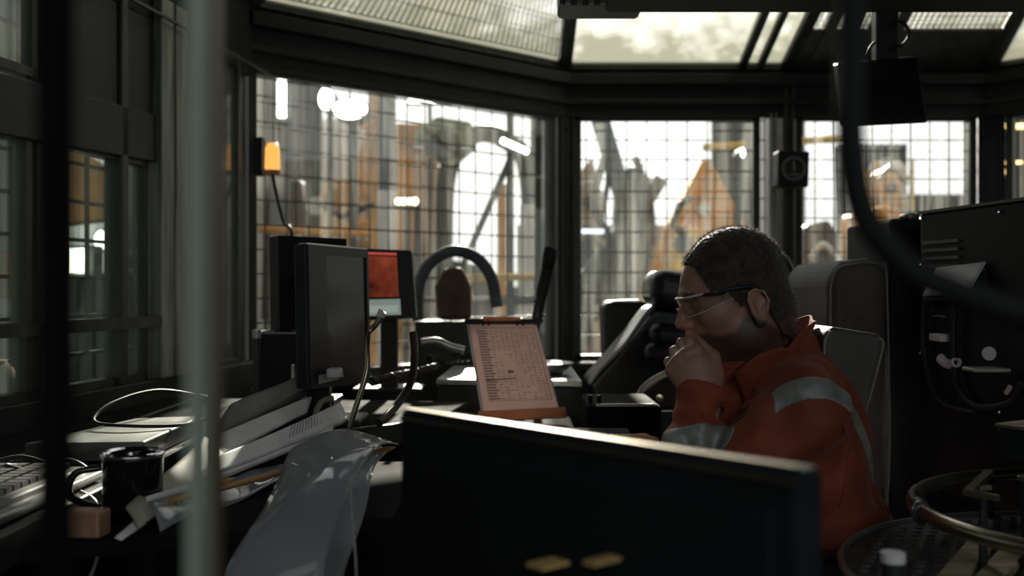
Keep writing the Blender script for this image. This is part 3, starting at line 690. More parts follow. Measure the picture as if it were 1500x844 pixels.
# ---- monitors on the left
def monitor(label, TL, TR, BR, BL, th, bez, scr, name='monitor', extras=None, stand=True, floorz=DZ, framem=None):
    TL, TR, BR, BL = map(Vector, (TL,TR,BR,BL)); x = (TR-TL).normalized(); z = ((TL-BL)).normalized(); n = x.cross(z).normalized()  # n towards viewer side if x is left->right
    if n.y > 0: n = -n
    w = (TR-TL).length; h = (TL-BL).length
    cbot = (BL+BR)/2; t = thing(name, label, 'monitor', (cbot.x,cbot.y,floorz))
    MB().prism([BL,BR,TR,TL], -n*th).build('case', framem or plastic, t, bevel=.004)
    def q(u, v, o=0.): return BL+(BR-BL)*u+(TL-BL)*v+(TR-TL-BR+BL)*u*v+n*o
    l, r, b, tp_ = bez
    for a, bb, c_, d in ((0,0,l,1),(1-r,0,1,1),(l,0,1-r,b),(l,1-tp_,1-r,1)):
        pass
    m = MB().prism([q(0,0),q(1,0),q(1,b),q(0,b)], n*.006).prism([q(0,1-tp_),q(1,1-tp_),q(1,1),q(0,1)], n*.006).prism([q(0,b),q(l,b),q(l,1-tp_),q(0,1-tp_)], n*.006).prism([q(1-r,b),q(1,b),q(1,1-tp_),q(1-r,1-tp_)], n*.006)
    m.build('bezel', framem or plastic, t)
    MB().prism([q(l,b,.001),q(1-r,b,.001),q(1-r,1-tp_,.001),q(l,1-tp_,.001)], n*.001).build('screen', scr, t)
    if stand:
        c = q(.5,.25)-n*(th+.02); MB().box((c.x,c.y,(floorz+c.z)/2),(.05,.03,c.z-floorz)).build('stand_neck', framem or plastic, t, bevel=.004)
        MB().box((c.x,c.y,floorz+.008),(.2,.15,.016)).build('stand_foot', framem or plastic, t, bevel=.005)
    return t, q, n
t, q, n = monitor('front dark monitor turned aside, its blank screen facing the camera', P(448,358,2.15), P(536,366,2.42), P(540,560,2.42), P(452,570,2.15), .03, (.27,.04,.20,.06), screenoff, floorz=DZ)
MB().prism([q(0,1,.003),q(1,1,.003),q(1,1.012,.003),q(0,1.012,.003)], -n*.02).build('top_edge', alum, t)
MB().prism([q(.10,.03,.008),q(.42,.05,.008),q(.42,.11,.008),q(.10,.09,.008)], n*.002).build('badge', cardb, t)
t, q, n = monitor('rear black monitor with a pale grey screen, half hidden by the front one', P(406,345,2.6), P(506,350,2.72), P(508,485,2.72), P(408,490,2.6), .05, (.40,.06,.10,.12), mat('grey_screen', (.10,.11,.10), .15, emit=(.5,.55,.5), es=.08), floorz=DZ)
redscr = mat('red_image', (.10,.015,.01), .15, 0, .5, 9, col2=(.45,.12,.06), emit=None)
def red_emit(m):
    nt = m.node_tree; b = nt.nodes['Principled BSDF']; rp = [x for x in nt.nodes if x.type == 'VALTORGB'][0]
    rp.color_ramp.elements[0].color = (.035,.008,.006,1); rp.color_ramp.elements[1].color = (.55,.10,.045,1)
    nt.links.new(rp.outputs['Color'], b.inputs['Emission Color']); b.inputs['Emission Strength'].default_value = .30
red_emit(redscr)
t, q, n = monitor('monitor showing a red picture with a pale box below it', P(524,364,2.95), P(603,367,2.95), P(610,466,2.95), P(526,470,2.95), .04, (.10,.26,.05,.04), gloss, floorz=DZ)
MB().prism([q(.11,.32,.004),q(.72,.32,.004),q(.72,.90,.004),q(.11,.90,.004)], n*.001).build('red_picture', redscr, t)
MB().prism([q(.11,.92,.004),q(.72,.92,.004),q(.72,.955,.004),q(.11,.955,.004)], n*.001).build('title_bar', mat('red_bar', (.3,.05,.04), .3, emit=(.5,.08,.06), es=.6), t)
MB().prism([q(.11,.06,.004),q(.74,.06,.004),q(.74,.29,.004),q(.11,.29,.004)], n*.001).build('dialog_box', mat('pale_box', (.2,.24,.2), .3, emit=(.30,.38,.33), es=.38), t)
MB().prism([q(.16,.10,.006),q(.69,.10,.006),q(.69,.20,.006),q(.16,.20,.006)], n*.001).build('dialog_field', mat('pale_field', (.25,.3,.26), .3, emit=(.40,.48,.42), es=.42), t)
# desk items between
t = thing('waste_bin', 'black open box with thin bright rim left of the dark monitor', 'box', P(408,560,2.6))
a = [P(372,488,2.5),P(438,487,2.5)]; 
cbx = V((a[0].x+a[1].x)/2, 2.56, 0); w_ = a[1].x-a[0].x; zt = P(400,488,2.5).z
m = MB()
for s in (-1,1): m.box((cbx.x+s*w_/2,2.56,(DZ+zt)/2),(.005,.12,zt-DZ)); m.box((cbx.x,2.56+s*.06,(DZ+zt)/2),(w_,.005,zt-DZ))
m.box((cbx.x,2.56,DZ+.004),(w_,.12,.006)); m.build('box_body', plastic, t)
m = MB()
for s in (-1,1): m.box((cbx.x+s*w_/2,2.56,zt),(.006,.125,.004)); m.box((cbx.x,2.56+s*.06,zt),(w_,.006,.004))
m.build('box_rim', alum, t)
for (x, y0, y1, lb) in ((376,483,545,'short metal tube standing at the left of the black box'),):
    c = P(x,y0,2.42); t = thing('marker_pen', lb, 'pen', (c.x,c.y,DZ)); MB().lathe((c.x,c.y,DZ), [(0,0),(.009,0),(.009,c.z-DZ-.02),(0,c.z-DZ-.02)], 16).build('barrel', steel2, t, smooth=False); MB().lathe((c.x,c.y,c.z-.02), [(0,0),(.0105,0),(.0105,.02),(0,.022)], 16).build('pen_cap', pale, t)
# glass jar with bits
t = thing('glass_jar', 'clear glass jar with pale bits standing left of the dark monitor', 'jar', P(430,560,2.3))
c = P(440,500,2.32); MB().lathe((c.x,c.y,DZ), [(0,.003),(.02,.003),(.022,.01),(.022,.13),(.0205,.13),(.0205,.012),(0,.01)], 28).build('jar_glass', glassmat('jar_glass_mat', dirt=.1, base=.02, refl=2), t, smooth=True)
MB().lathe((c.x,c.y,DZ+.012), [(0,0),(.018,0),(.018,.04),(0,.05)], 18).build('jar_contents', cream, t)
# white adapters behind
for (px_, py_, Y, s, lb) in ((425,455,2.9,(.09,.06,.05),'pale crumpled cloth heap behind the black box'),):
    c = P(px_,py_,2.70); c.z = DZ+.0
    pr = [ell(c+V(0,0,.06),(.07,.04,.05)), ell(c+V(.05,.0,.1),(.04,.03,.04),.02), ell(c+V(-.05,0,.04),(.05,.04,.035),.02)]
    o = sdfobj('cloth_heap', pr, c-V(.16,.1,.02), c+V(.16,.1,.2), .006, mat('peach_cloth', (.5,.33,.25), .7, 0, .2, 9, .4), disp=lambda p,D: .006*np.sin(p[...,0]*90+np.sin(p[...,2]*60)*2)*np.sin(p[...,2]*70)); tag(o, lb, 'cloth')
# gooseneck chrome reading lamp stick, standing by front monitor
t = thing('gooseneck_lamp', 'thin chrome gooseneck with a white tip right of the dark monitor', 'lamp', P(525,620,2.1))
MB().tube(spl([P(508,640,2.05),P(520,600,2.05),P(537,545,2.06),P(539,505,2.08),P(541,487,2.1),P(552,474,2.1),P(559,460,2.1)]), .006, 10).build('gooseneck', brass, t, smooth=True)
MB().tube([P(557,464,2.1),P(561,455,2.1)], .009, 12).build('lamp_tip', cream, t)
MB().lathe((P(508,640,2.05).x,2.05,DZ-.02), [(0,0),(.03,0),(.03,.012),(0,.02)], 20).build('base', steel2, t)
# coiled cord
def coil(pts, R_, turns, r, label, m):
    path = spl(pts, 24); n = len(path); out = []
    for i in range(n*6-6):
        u = i/6; k = int(u); f_ = u-k; p = path[k]*(1-f_)+path[min(n-1,k+1)]*f_
        d = (path[min(n-1,k+1)]-path[k]).normalized() if k < n-1 else d
        x = d.cross(V(0,1,0)).normalized(); y = d.cross(x); a = 2*math.pi*turns*i/(n*6)
        out.append(p+(x*math.cos(a)+y*math.sin(a))*R_)
    return tag(MB().tube(out, r, 6).build('coiled_cord', m, smooth=True), label, 'cord')
coil([P(545,559,2.3),P(575,552,2.4),P(610,545,2.5),P(640,537,2.62)], .008, 26, .0028, 'black coiled cord running from the dark monitor to the console', mat('cord_black', (.05,.04,.035), .25))
coil([P(628,527,2.9),P(645,526,2.95),P(665,524,3.0),P(700,520,3.0)], .012, 15, .004, 'short black coiled cord lying on the console behind the clipboard', rubber)
rail('hose', spl([P(605,487,2.4),P(607,520,2.38),P(602,560,2.34),P(580,595,2.28),P(555,620,2.2)]), .009, brownp, 'dark brown hose bending down beside the coiled cord', 'hose')
MB_ = MB().tube(spl([P(617,502,3.0),P(640,500,3.0),P(660,508,3.0),P(680,513,3.0)]), .012, 10)
tag(MB_.build('steel_handle', alum, smooth=True), 'shiny metal handle lying on the far console left of the clipboard', 'handle')
# ---- consoles
def console(label, poly, z0, z1, m=plastic, edge_=True, slope=0.):
    t = thing('console', label, 'console', (sum(p[0] for p in poly)/len(poly), sum(p[1] for p in poly)/len(poly), 0))
    MB().prism([(x,y,z0) for x,y in poly], V(0,0,z1-z0-.02)).build('cabinet', m, t, bevel=.006)
    MB().prism([(x,y,z1-.018) for x,y in poly], V(0,0,.018)).build('console_top', alum if edge_ else m, t, bevel=.003)
    return t
console('wide dark console with a pale metal top right behind the clipboard', [(-.22,2.98),(.20,2.92),(.20,3.5),(-.20,3.5)], 0, .985)
t = console('low black console box under the clipboard', [(-.10,2.42),(.155,2.32),(.155,2.86),(-.13,2.86)], 0, .905, mat('matt_console', (.014,.014,.014), .9, 0, .2, 9, spec=.05), False)
t = thing('armrest_console', 'black console box between clipboard and the man, thin bright edge', 'console', (.25,2.42,0))
MB().box((.255,2.45,.925),(.17,.26,.12)).build('box_body', mat('matt_box', (.015,.015,.015), .85, 0, .2, 9, spec=.1), t, bevel=.012)
MB().box((.255,2.318,.985),(.13,.006,.006)).build('edge_strip', alum, t)
MB().box((.25,2.45,.45),(.08,.12,.86)).build('pedestal', steel, t)
for x in (.18,.20): MB().tube([(x,2.36,.985),(x,2.36,1.003)], .006, 12).build('button', gloss, t)
for (px_, py_, Y, lb) in ((800,518,3.15,'flat pale dish on the console right of the clipboard'),):
    c = P(px_,py_,Y); tag(MB().lathe((c.x,c.y,.985), [(0,.0),(.05,.0),(.085,.035),(.08,.037),(.048,.006),(0,.006)], 32).build('dish', alum, smooth=True), lb, 'dish')
tag(MB().box((-.02,3.2,.995),(.10,.07,.018)).build('notebook', paper, bevel=.003), 'small white pad on the console behind the clipboard', 'pad')
# ---- clipboard on its stand
t = thing('clipboard', 'clipboard with a pinkish printed table form, propped on the console', 'clipboard', P(765,612,2.62))
TLc, TRc, BRc, BLc = P(683,472,2.80), P(786,472,2.80), P(822,608,2.62), P(706,612,2.62)
def cq(u, v, o=0.):
    n = (TRc-TLc).cross(TLc-BLc).normalized(); n = n if n.y < 0 else -n
    return BLc+(BRc-BLc)*u+(TLc-BLc)*v+(TRc-TLc-BRc+BLc)*u*v+n*o
cn = cq(0,0,1)-cq(0,0,0)
MB().prism([cq(0,0),cq(1,0),cq(1,1),cq(0,1)], -cn*.004).build('board', mat('grey_board', (.40,.39,.36), .5, 0, .1), t, bevel=.002)
for k, (u0,v0,u1,v1) in enumerate(((.04,.0,.985,.975),(.09,.015,.975,.95))):
    MB().prism([cq(u0,v0,.001+.001*k),cq(u1,v0,.001+.001*k),cq(u1,v1-.03,.001+.001*k),cq(u1-.04,v1,.001+.001*k),cq(u0,v1,.001+.001*k)], cn*.0008).build('form_sheet', pinkp, t)
m = MB(); o_ = .0032; rr = random.Random(3)
def hb(u0, u1, v, h): m.prism([cq(u0,v,o_),cq(u1,v,o_),cq(u1,v+h,o_),cq(u0,v+h,o_)], cn*.0003)
hb(.13,.93,.925,.004); hb(.13,.93,.155,.003)
for u in (.13,.93): m.prism([cq(u,.155,o_),cq(u+.006,.155,o_),cq(u+.006,.925,o_),cq(u,.925,o_)], cn*.0003)
rows = 26
for i in range(rows):
    v = .17+i*(.925-.18)/rows; hb(.14,.25+.03*(i%3==0),v,.011)
    for j in range(9):
        u = .30+j*.07
        if rr.random() < .86: hb(u, u+.02+rr.random()*.035, v+.003, .0045)
m.build('printed_table', ink, t)
m = MB(); m.prism([cq(.14,.36,.0034),cq(.52,.375,.0034),cq(.52,.385,.0034),cq(.14,.372,.0034)], cn*.0003); m.prism([cq(.45,.44,.0034),cq(.52,.44,.0034),cq(.52,.46,.0034),cq(.45,.46,.0034)], cn*.0003); m.build('green_marks', mat('green_ink', (.05,.09,.04), .6), t)
MB().bar(cq(-.02,.99,.006), cq(1.02,.99,.006), .012, .012, up=cn).build('clip_bar', plastic, t, bevel=.002)
MB().bar(cq(.24,1.0,.014), cq(.78,1.0,.014), .010, .012, up=cn).build('clip_lever', orangep, t, bevel=.002)
for u in (.27,.75): MB().tube([cq(u-.04,.945,.006),cq(u-.04,1.0,.016),cq(u+.04,1.0,.016),cq(u+.04,.945,.006)], .003, 8).build('clip_jaw', plastic, t)
MB().bar(cq(-.05,-.012,.012), cq(1.06,-.0,.012), .03, .008, up=cn).build('ledge', orangep, t, bevel=.002)
m = MB().bar(cq(.5,.6,-.006), V(.03,2.83,.89), .03, .006); m.build('prop', steel, t)
# microphone
t = thing('gooseneck_microphone', 'black stalk microphone rising behind the clipboard', 'microphone', P(788,478,2.95))
MB().tube(spl([V(.07,3.0,.985),P(783,500,2.95),P(786,470,2.95),P(794,430,2.95),P(803,392,2.95)]), [.012]*8+[.013]*8+[.015]*8+[.018]*9, 12).build('stalk', rubber, t, smooth=True)
MB().tube([P(802,392,2.95),P(805,378,2.95),P(807,364,2.95),P(808,362,2.95)], [.018,.021,.02,.014], 14).build('microphone_head', rubber, t, smooth=True)
for (a, b) in ((445,.018),(452,.017),(462,.019),(468,.016)): MB().tube([P(789,a,2.95),P(790,a-3,2.95)], b, 12).build('collar', plastic, t)
MB().tube([P(783,470,2.93),P(795,471,2.93)], .008, 8).build('lever', plastic, t)
# ---- orange wrapped thing & white paper on man's desk
t = thing('desk', 'small black worktop in front of the man', 'desk', (.07,1.92,0))
MB().prism([(-.10,1.65,.93),(.235,1.65,.93),(.245,2.16,.93),(-.10,2.18,.93)], V(0,0,.025)).build('desk_top', mat('matt_worktop', (.02,.02,.02), .85, 0, .2, 9, spec=.15), t, bevel=.005)
MB().box((-.05,1.92,.465),(.08,.45,.93)).build('pedestal', blackm, t)
tag(sdfobj('glove', [cap((.185,1.90,.968),(.24,1.88,.968),.011,.014,.01),cap((.24,1.88,.968),(.262,1.87,.970),.012,.008,.01),cap((.20,1.89,.968),(.25,1.91,.966),.009,.007,.006)], (.14,1.8,.94), (.30,1.96,1.0), .003, mat('orange_glove', (.60,.30,.13), .6, 0, .2, 30, .3)), 'crumpled orange glove lying on the worktop in front of the man', 'glove')
tag(MB().prism([(.13,1.86,.956),(.20,1.82,.956),(.23,1.9,.956),(.16,1.95,.956)], V(0,0,.004)).build('note_paper', paper), 'small white paper lying under the orange glove', 'paper')
# ---- foreground monitor
t = thing('monitor', 'large black monitor in the foreground seen from behind', 'monitor', (.06,.86,0))
TL, TR = P(585,600,1.03), P(1172,690,.665)
x = (TR-TL).normalized(); nn = V(x.y,-x.x,0).normalized(); nn = nn if nn.y < 0 else -nn
h = .34
MB().prism([TL-V(0,0,h),TR-V(0,0,h),TR,TL], -nn*.028).build('case', mat('monitor_black', (.014,.016,.018), .85, 0, .25, 3, .05, spec=.08), t, bevel=.006, seg=3)
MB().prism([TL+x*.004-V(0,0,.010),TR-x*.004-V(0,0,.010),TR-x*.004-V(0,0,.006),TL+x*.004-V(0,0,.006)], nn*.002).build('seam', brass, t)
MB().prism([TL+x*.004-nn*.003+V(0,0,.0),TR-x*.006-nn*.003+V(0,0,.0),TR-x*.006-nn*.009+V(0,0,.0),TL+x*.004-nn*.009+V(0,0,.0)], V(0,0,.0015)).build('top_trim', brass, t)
MB().prism([TL+x*.03-V(0,0,h*.93),TR-x*.02-V(0,0,h*.93),TR-x*.02-V(0,0,.03),TL+x*.03-V(0,0,.03)], nn*.004).build('back_cover', MAT['monitor_black'], t, bevel=.003)
for u, w_, dz in ((.50,.020,.104),(.64,.012,.089)): MB().prism([TL+x*(.473*u)-V(0,0,dz),TL+x*(.473*u+w_)-V(0,0,dz),TL+x*(.473*u+w_)-V(0,0,dz-.003),TL+x*(.473*u)-V(0,0,dz-.003)], nn*.033).build('amber_reflection', mat('amber_glint', (.75,.5,.2), .35, .2), t)  # amber strips painting the reflections of amber lights on the dark back
MB().box((.05,.90,.77),(.06,.05,.14)).build('stand_neck', plastic, t, bevel=.004); MB().box((.05,.9,.727),(.26,.2,.015)).build('stand_foot', plastic, t, bevel=.004)
t = thing('desk', 'dark small desk carrying the foreground monitor', 'desk', (.05,.95,0))
MB().box((.05,.88,.70),(.62,.42,.035)).build('desk_top', desk_m, t, bevel=.004)
for sx in (-.27,.37):
    for sy in (.70,1.05): MB().box((sx,sy,.34),(.04,.04,.69)).build('leg', steel, t)
# ---- seats
def seat_prims(cx, cy, z0, z1, th, w): pass
def pad(name, c, h, r, m, par, rot=None, k=.01, extra=()):
    c = Vector(c); R_ = max(h)+.03
    return sdfobj(name, [rbox(c, h, r, .01, rot)]+list(extra), c-V(R_,R_,R_), c+V(R_,R_,R_), max(.004, R_/45), m, par)
# driller's chair, black, beyond the console (faces left)
t = thing('operator_chair', 'black leather operator chair with headrest beyond the man', 'chair', (.45,3.05,0))
pad('headrest', P(976,424,2.95), (.058,.13,.052), .04, leather, t, (0,.15,0))
b = MB().prism(Px([(958,448),(975,450),(1004,455),(1010,560),(960,580),(900,592),(868,585),(862,562),(900,520),(935,478)], 2.93), V(0,.26,0)).build('backrest', leather, t, bevel=.02, seg=4)
MB().tube(spl([P(957,449,2.925),P(945,462,2.925),P(915,505,2.925),P(880,540,2.925),P(863,562,2.925)]), .006, 8).build('piping', mat('grey_piping', (.30,.32,.33), .35), t, smooth=True)
pad('bolster', P(990,492,2.88), (.075,.05,.032), .03, leather, t, (0,.1,0))
pad('bolster', P(985,520,2.86), (.08,.05,.03), .028, leather, t, (0,.1,0))
for k in range(4): MB().tube([P(965,555+k*9,2.86),P(1010,560+k*9,2.86)], .006, 8).build('lumbar_rib', leather, t)
MB().box((.52,3.02,.62),(.40,.30,.12)).build('seat', leather, t, bevel=.04, seg=4); MB().box((.52,3.02,.28),(.12,.12,.56)).build('pedestal', steel, t); MB().lathe((.52,3.02,0), [(0,0),(.16,0),(.15,.03),(.06,.06),(0,.06)], 32).build('base', steel, t)
MB().tube(spl([P(932,600,2.75),P(940,572,2.75),P(965,552,2.75),P(1000,540,2.75)]), .009, 10).build('arm_hoop', alum, t, smooth=True)
MB().prism(Px([(936,604),(942,574),(966,556),(1003,545),(1006,604)],2.76), V(0,.06,0)).build('armrest', leather, t, bevel=.015)
pad_t = thing('speaker_box', 'matt black upright box left of the black chair headrest', 'box', P(915,540,3.35))
MB().prism(Px([(884,452),(890,441),(948,439),(952,560),(888,566)],3.3), V(0,.18,0)).build('box_body', rubber, pad_t, bevel=.02); MB().box((.365,3.38,.46),(.1,.1,.92)).build('stand', steel, pad_t)
# man's chair
mc = thing('operator_chair', 'worn brown leather chair the man in orange sits in', 'chair', (.62,1.95,0))
def cushion(name, poly, Y0, w, m, par, pip=None, bv=.02):
    o = MB().prism(Px(poly, Y0), V(0,w,0)).build(name, m, par, bevel=bv, seg=4, smooth=False)
    if pip:
        pts = [p+V(0,.004,0) for p in Px(poly, Y0)]; c = sum(pts, V(0,0,0))/len(pts); pts = [p+(c-p)*.06 for p in pts]
        MB().tube(spl(pts+[pts[0]], 5)[:-1], .0028, 8, closed=True).build('piping', pip, par, smooth=True)
    return o
cushion('backrest', [(1207,492),(1213,482),(1222,479),(1285,489),(1297,494),(1296,510),(1280,572),(1268,640),(1262,925),(1225,925),(1215,620),(1205,560)], 1.78, .40, brownleather, mc, piping, .02)
MB().box((.56,1.93,.60),(.46,.46,.10)).build('seat', brownleather, mc, bevel=.035, seg=4)
MB().box((.40,1.655,.80),(.34,.07,.045)).build('armrest', leather, mc, bevel=.018, seg=4); MB().box((.5,1.655,.69),(.04,.04,.2)).build('arm_post', steel, mc)
MB().box((.56,1.93,.30),(.10,.10,.5)).build('pedestal', steel, mc); MB().lathe((.56,1.93,0), [(0,0),(.27,0),(.26,.03),(.06,.06),(0,.06)], 32).build('base', steel, mc)
# third seat, taller, behind
t = thing('operator_chair', 'tall brownish leather seat back right behind the man', 'chair', (.86,2.65,0))
cushion('backrest', [(1215,420),(1221,394),(1236,383),(1275,378),(1296,384),(1303,410),(1301,770),(1225,770),(1216,520)], 2.45, .42, brownleather, t, piping, .035)
MB().box((.72,2.66,.60),(.36,.40,.10)).build('seat', brownleather, t, bevel=.035); MB().box((.74,2.66,.28),(.1,.1,.56)).build('pedestal', steel, t)
t = thing('operator_chair', 'dark headrest chair just behind the back of the man head', 'chair', (1.0,3.3,0))
cushion('backrest', [(1118,400),(1128,378),(1140,370),(1158,374),(1166,395),(1174,470),(1180,730),(1112,730)], 3.2, .36, leather, t, None, .035)
MB().box((.93,3.40,.55),(.36,.34,.10)).build('seat', leather, t, bevel=.03); MB().box((.93,3.40,.25),(.1,.1,.5)).build('pedestal', steel, t)
# ---- gauge box on the post
t = thing('gauge_box', 'square black box with a round dial on the window post', 'gauge', P(1158,276,4.45))
c = P(1158,249,4.44); MB().box(c, (.135,.10,.155), rot=(0,.03,0)).build('gauge_case', plastic, t, bevel=.008)
My = Euler((math.pi/2,0,0)).to_matrix()
MB().lathe(c-V(0,.052,0), [(.042,-.008),(.052,-.004),(.052,.006),(.042,.008),(.040,.0)], 36, My).build('dial_ring', mat('grey_ring', (.16,.17,.17), .4), t)
MB().lathe(c-V(0,.051,0), [(0,.0),(.041,.0),(.041,.004),(0,.004)], 36, My).build('dial_face', mat('dial_dark', (.03,.03,.03), .3), t)
MB().bar(c-V(0,.058,.01), c-V(.002,.058,-.03), .006, .003).build('needle', pale, t); MB().bar(c+V(-.02,-.058,-.026), c+V(.02,-.058,-.026), .004, .004).build('scale_bar', pale, t)
MB().box((c.x+.0,c.y+.075,c.z),(.03,.06,.04)).build('bracket', steel, t)
# ---- hanging monitor
t = thing('monitor', 'black monitor hanging from the ceiling at upper right', 'monitor', P(1295,0,2.75))
a, b, c_, d = P(1228,92,2.7), P(1346,82,2.7), P(1360,180,2.62), P(1240,186,2.62)
MB().prism([d,c_,b,a], V(0,.05,.01)).build('case', plastic, t, bevel=.006)
cc = (a+b+c_+d)/4; MB().prism([d+(cc-d)*.08,c_+(cc-c_)*.08,b+(cc-b)*.08,a+(cc-a)*.08], V(0,-.004,-.001)).build('screen', mat('hanging_screen', (.02,.016,.014), .15, 0, .4, 4), t)
MB().bar(P(1296,90,2.74), V(P(1296,0,2.74).x,2.74,2.86), .06, .04, up=(0,1,0)).build('ceiling_pole', plastic, t, bevel=.003)
tag(MB().tube(spl([P(1310,30,2.7),P(1325,35,2.7),P(1332,52,2.7),P(1322,66,2.7),P(1308,66,2.7)]), .005, 8).build('cable', rubber, smooth=True), 'looped black cable beside the hanging monitor pole', 'cable')
tag(MB().tube(spl([P(1281,62,2.72),P(1274,70,2.7),P(1270,82,2.7),P(1276,90,2.7)]), .004, 8).build('cable', rubber, smooth=True), 'small cable loop left of the hanging monitor pole', 'cable')
# ---- ceiling unit centre top
t = thing('ceiling_lamp', 'dark ceiling unit hanging at the top centre edge', 'lamp', (.25,2.26,1.88))
MB().box((.195,2.265,1.885),(.185,.13,.05)).build('lamp_housing', dgrey, t, bevel=.01)
for k in range(7): MB().box((.12+.025*k,2.195,1.872),(.010,.018,.026)).build('louvre', green, t)
MB().tube(spl([(.255,2.22,1.885),(.30,2.2,1.868),(.34,2.22,1.87),(.36,2.25,1.88)]), .004, 8).build('wire', rubber, t)
# ---- amber beacon in window 3
t = thing('warning_beacon', 'glowing amber beacon on a black bracket inside the slanting window', 'beacon', P(396,250,3.53))
c = P(399,230,3.53); MB().lathe(c-V(0,0,.045), [(0,0),(.024,0),(.026,.01),(.024,.075),(.016,.092),(0,.095)], 24).build('beacon_lens', mat('amber_lens', (.6,.3,.08), .25, emit=(1,.45,.10), es=.9), t, smooth=True)
MB().box(c+V(-.045,.0,.0), (.03,.05,.13)).build('bracket', blackm, t); MB().lathe(c-V(0,0,.062), [(0,0),(.028,0),(.028,.016),(0,.016)], 24).build('beacon_base', orangep, t)
MB().tube(spl([c-V(0,0,.06), P(405,285,3.52), P(415,325,3.5), P(428,348,3.45), P(430,480,3.4)]), .006, 8).build('cable', rubber, t)
# solid arch and brown back standing in for reflections in the slanting window
t = thing('operator_chair', 'seat shape standing in for a reflected headrest arch and face by the slanting window', 'chair', P(672,700,3.7))
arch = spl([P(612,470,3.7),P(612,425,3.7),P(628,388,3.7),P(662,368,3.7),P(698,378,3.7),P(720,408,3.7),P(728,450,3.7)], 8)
MB().tube(arch, .022, 14).build('reflected_arch', mat('dull_teal', (.07,.09,.095), .5, 0, .3, 9), t, smooth=True)
MB().prism(Px([(640,470),(636,420),(650,392),(676,390),(690,420),(690,470)],3.72), V(0,.06,0)).build('backrest', mat('reflected_face_brown', (.11,.065,.045), .7, 0, .3, 8), t, bevel=.02)
MB().box((P(668,600,3.75).x,3.78,.565),(.29,.16,1.13)).build('reflection_base', steel, t)
# ---- right side: dark cabinets
t = thing('electrical_cabinet', 'tall black vented cabinet at the right edge with a pale sheet on it', 'cabinet', (1.3,2.3,0))
ft = [(1345,312),(1500,274),(1720,222)]
a = P(1347,312,2.35); b = P(1500,276,1.98); 
x = (V(b.x,b.y,0)-V(a.x,a.y,0)).normalized(); bk = V(-x.y,x.x,0); bk = bk if bk.y > 0 else -bk
L_ = .48; zt = a.z
MB().prism([V(a.x,a.y,.80),V(a.x,a.y,.80)+x*L_,V(a.x,a.y,.80)+x*L_+bk*.42,V(a.x,a.y,.80)+bk*.42], V(0,0,zt-.80)).build('cabinet_body', mat('cabinet_black', (.014,.015,.016), .5, .0, .35, 5, .1, spec=.15), t, bevel=.008)
MB().prism([V(a.x,a.y,0)+bk*.12,V(a.x,a.y,0)+x*L_+bk*.12,V(a.x,a.y,0)+x*L_+bk*.42,V(a.x,a.y,0)+bk*.42], V(0,0,.8)).build('plinth', blackm, t)
n_ = -bk
for k in range(5): MB().bar(V(a.x,a.y,zt-.07-k*.018)+x*.02+n_*.002, V(a.x,a.y,zt-.07-k*.018)+x*.16+n_*.002, .006, .007).build('vent_slat', steel2, t)
for u, z in ((.01,zt-.015),(.01,zt-.12),(.01,1.1),(.3,zt-.02),(.3,1.0)): MB().lathe(V(a.x,a.y,z)+x*u+n_*.003, [(0,0),(.004,0),(.004,.004),(0,.005)], 12, My).build('screw', chrome, t)
MB().bar(V(a.x,a.y,zt)+n_*.001, V(a.x,a.y,zt)+x*L_+n_*.001, .008, .006).build('edge_strip', steel2, t)
def FY(px_):
    k = (px_-750)/1500; t_ = (a.y*k-a.x)/(x.x-x.y*k); return a.y+x.y*t_
q4 = [P(1352,433,FY(1352)-.08), P(1418,430,FY(1418)-.08), P(1444,384,FY(1444)-.012), P(1372,393,FY(1372)-.012)]
sheet('paper_sheet', *q4, .003, mat('grey_sheet', (.55,.56,.55), .6, 0, .1, 9), 'pale grey sheet lying on the sloping ledge of the black cabinet', 'paper')
lq = [p_+V(0,0,-.006) for p_ in q4]; dn = V(0,0,-.05); fl_ = [lq[0],lq[1],lq[2]+V(.01,.012,0),lq[3]+V(.01,.012,0)]
tag(MB().prism(fl_, V(0,0,-.006)).prism([fl_[1],fl_[2],fl_[2]+V(0,0,-.09)], V(.006,0,0)).prism([fl_[0],fl_[3],fl_[3]+V(0,0,-.09)], V(.006,0,0)).build('sloping_ledge', blackm), 'black sloping ledge on the cabinet front holding the pale sheet', 'ledge')
t = thing('electrical_cabinet', 'narrow black tower cabinet left of the vented cabinet', 'cabinet', (.97,2.5,0))
MB().prism([(P(1304,320,2.5).x,2.5,0),(P(1347,320,2.5).x+.03,2.5,0),(P(1347,320,2.5).x+.03,2.85,0),(P(1308,320,2.5).x,2.85,0)], V(0,0,P(0,320,2.5).z)).build('cabinet_body', blackm, t, bevel=.01)
MB().ball(P(1335,318,2.52), (.03,.03,.012), 10).build('cap', alum, t)
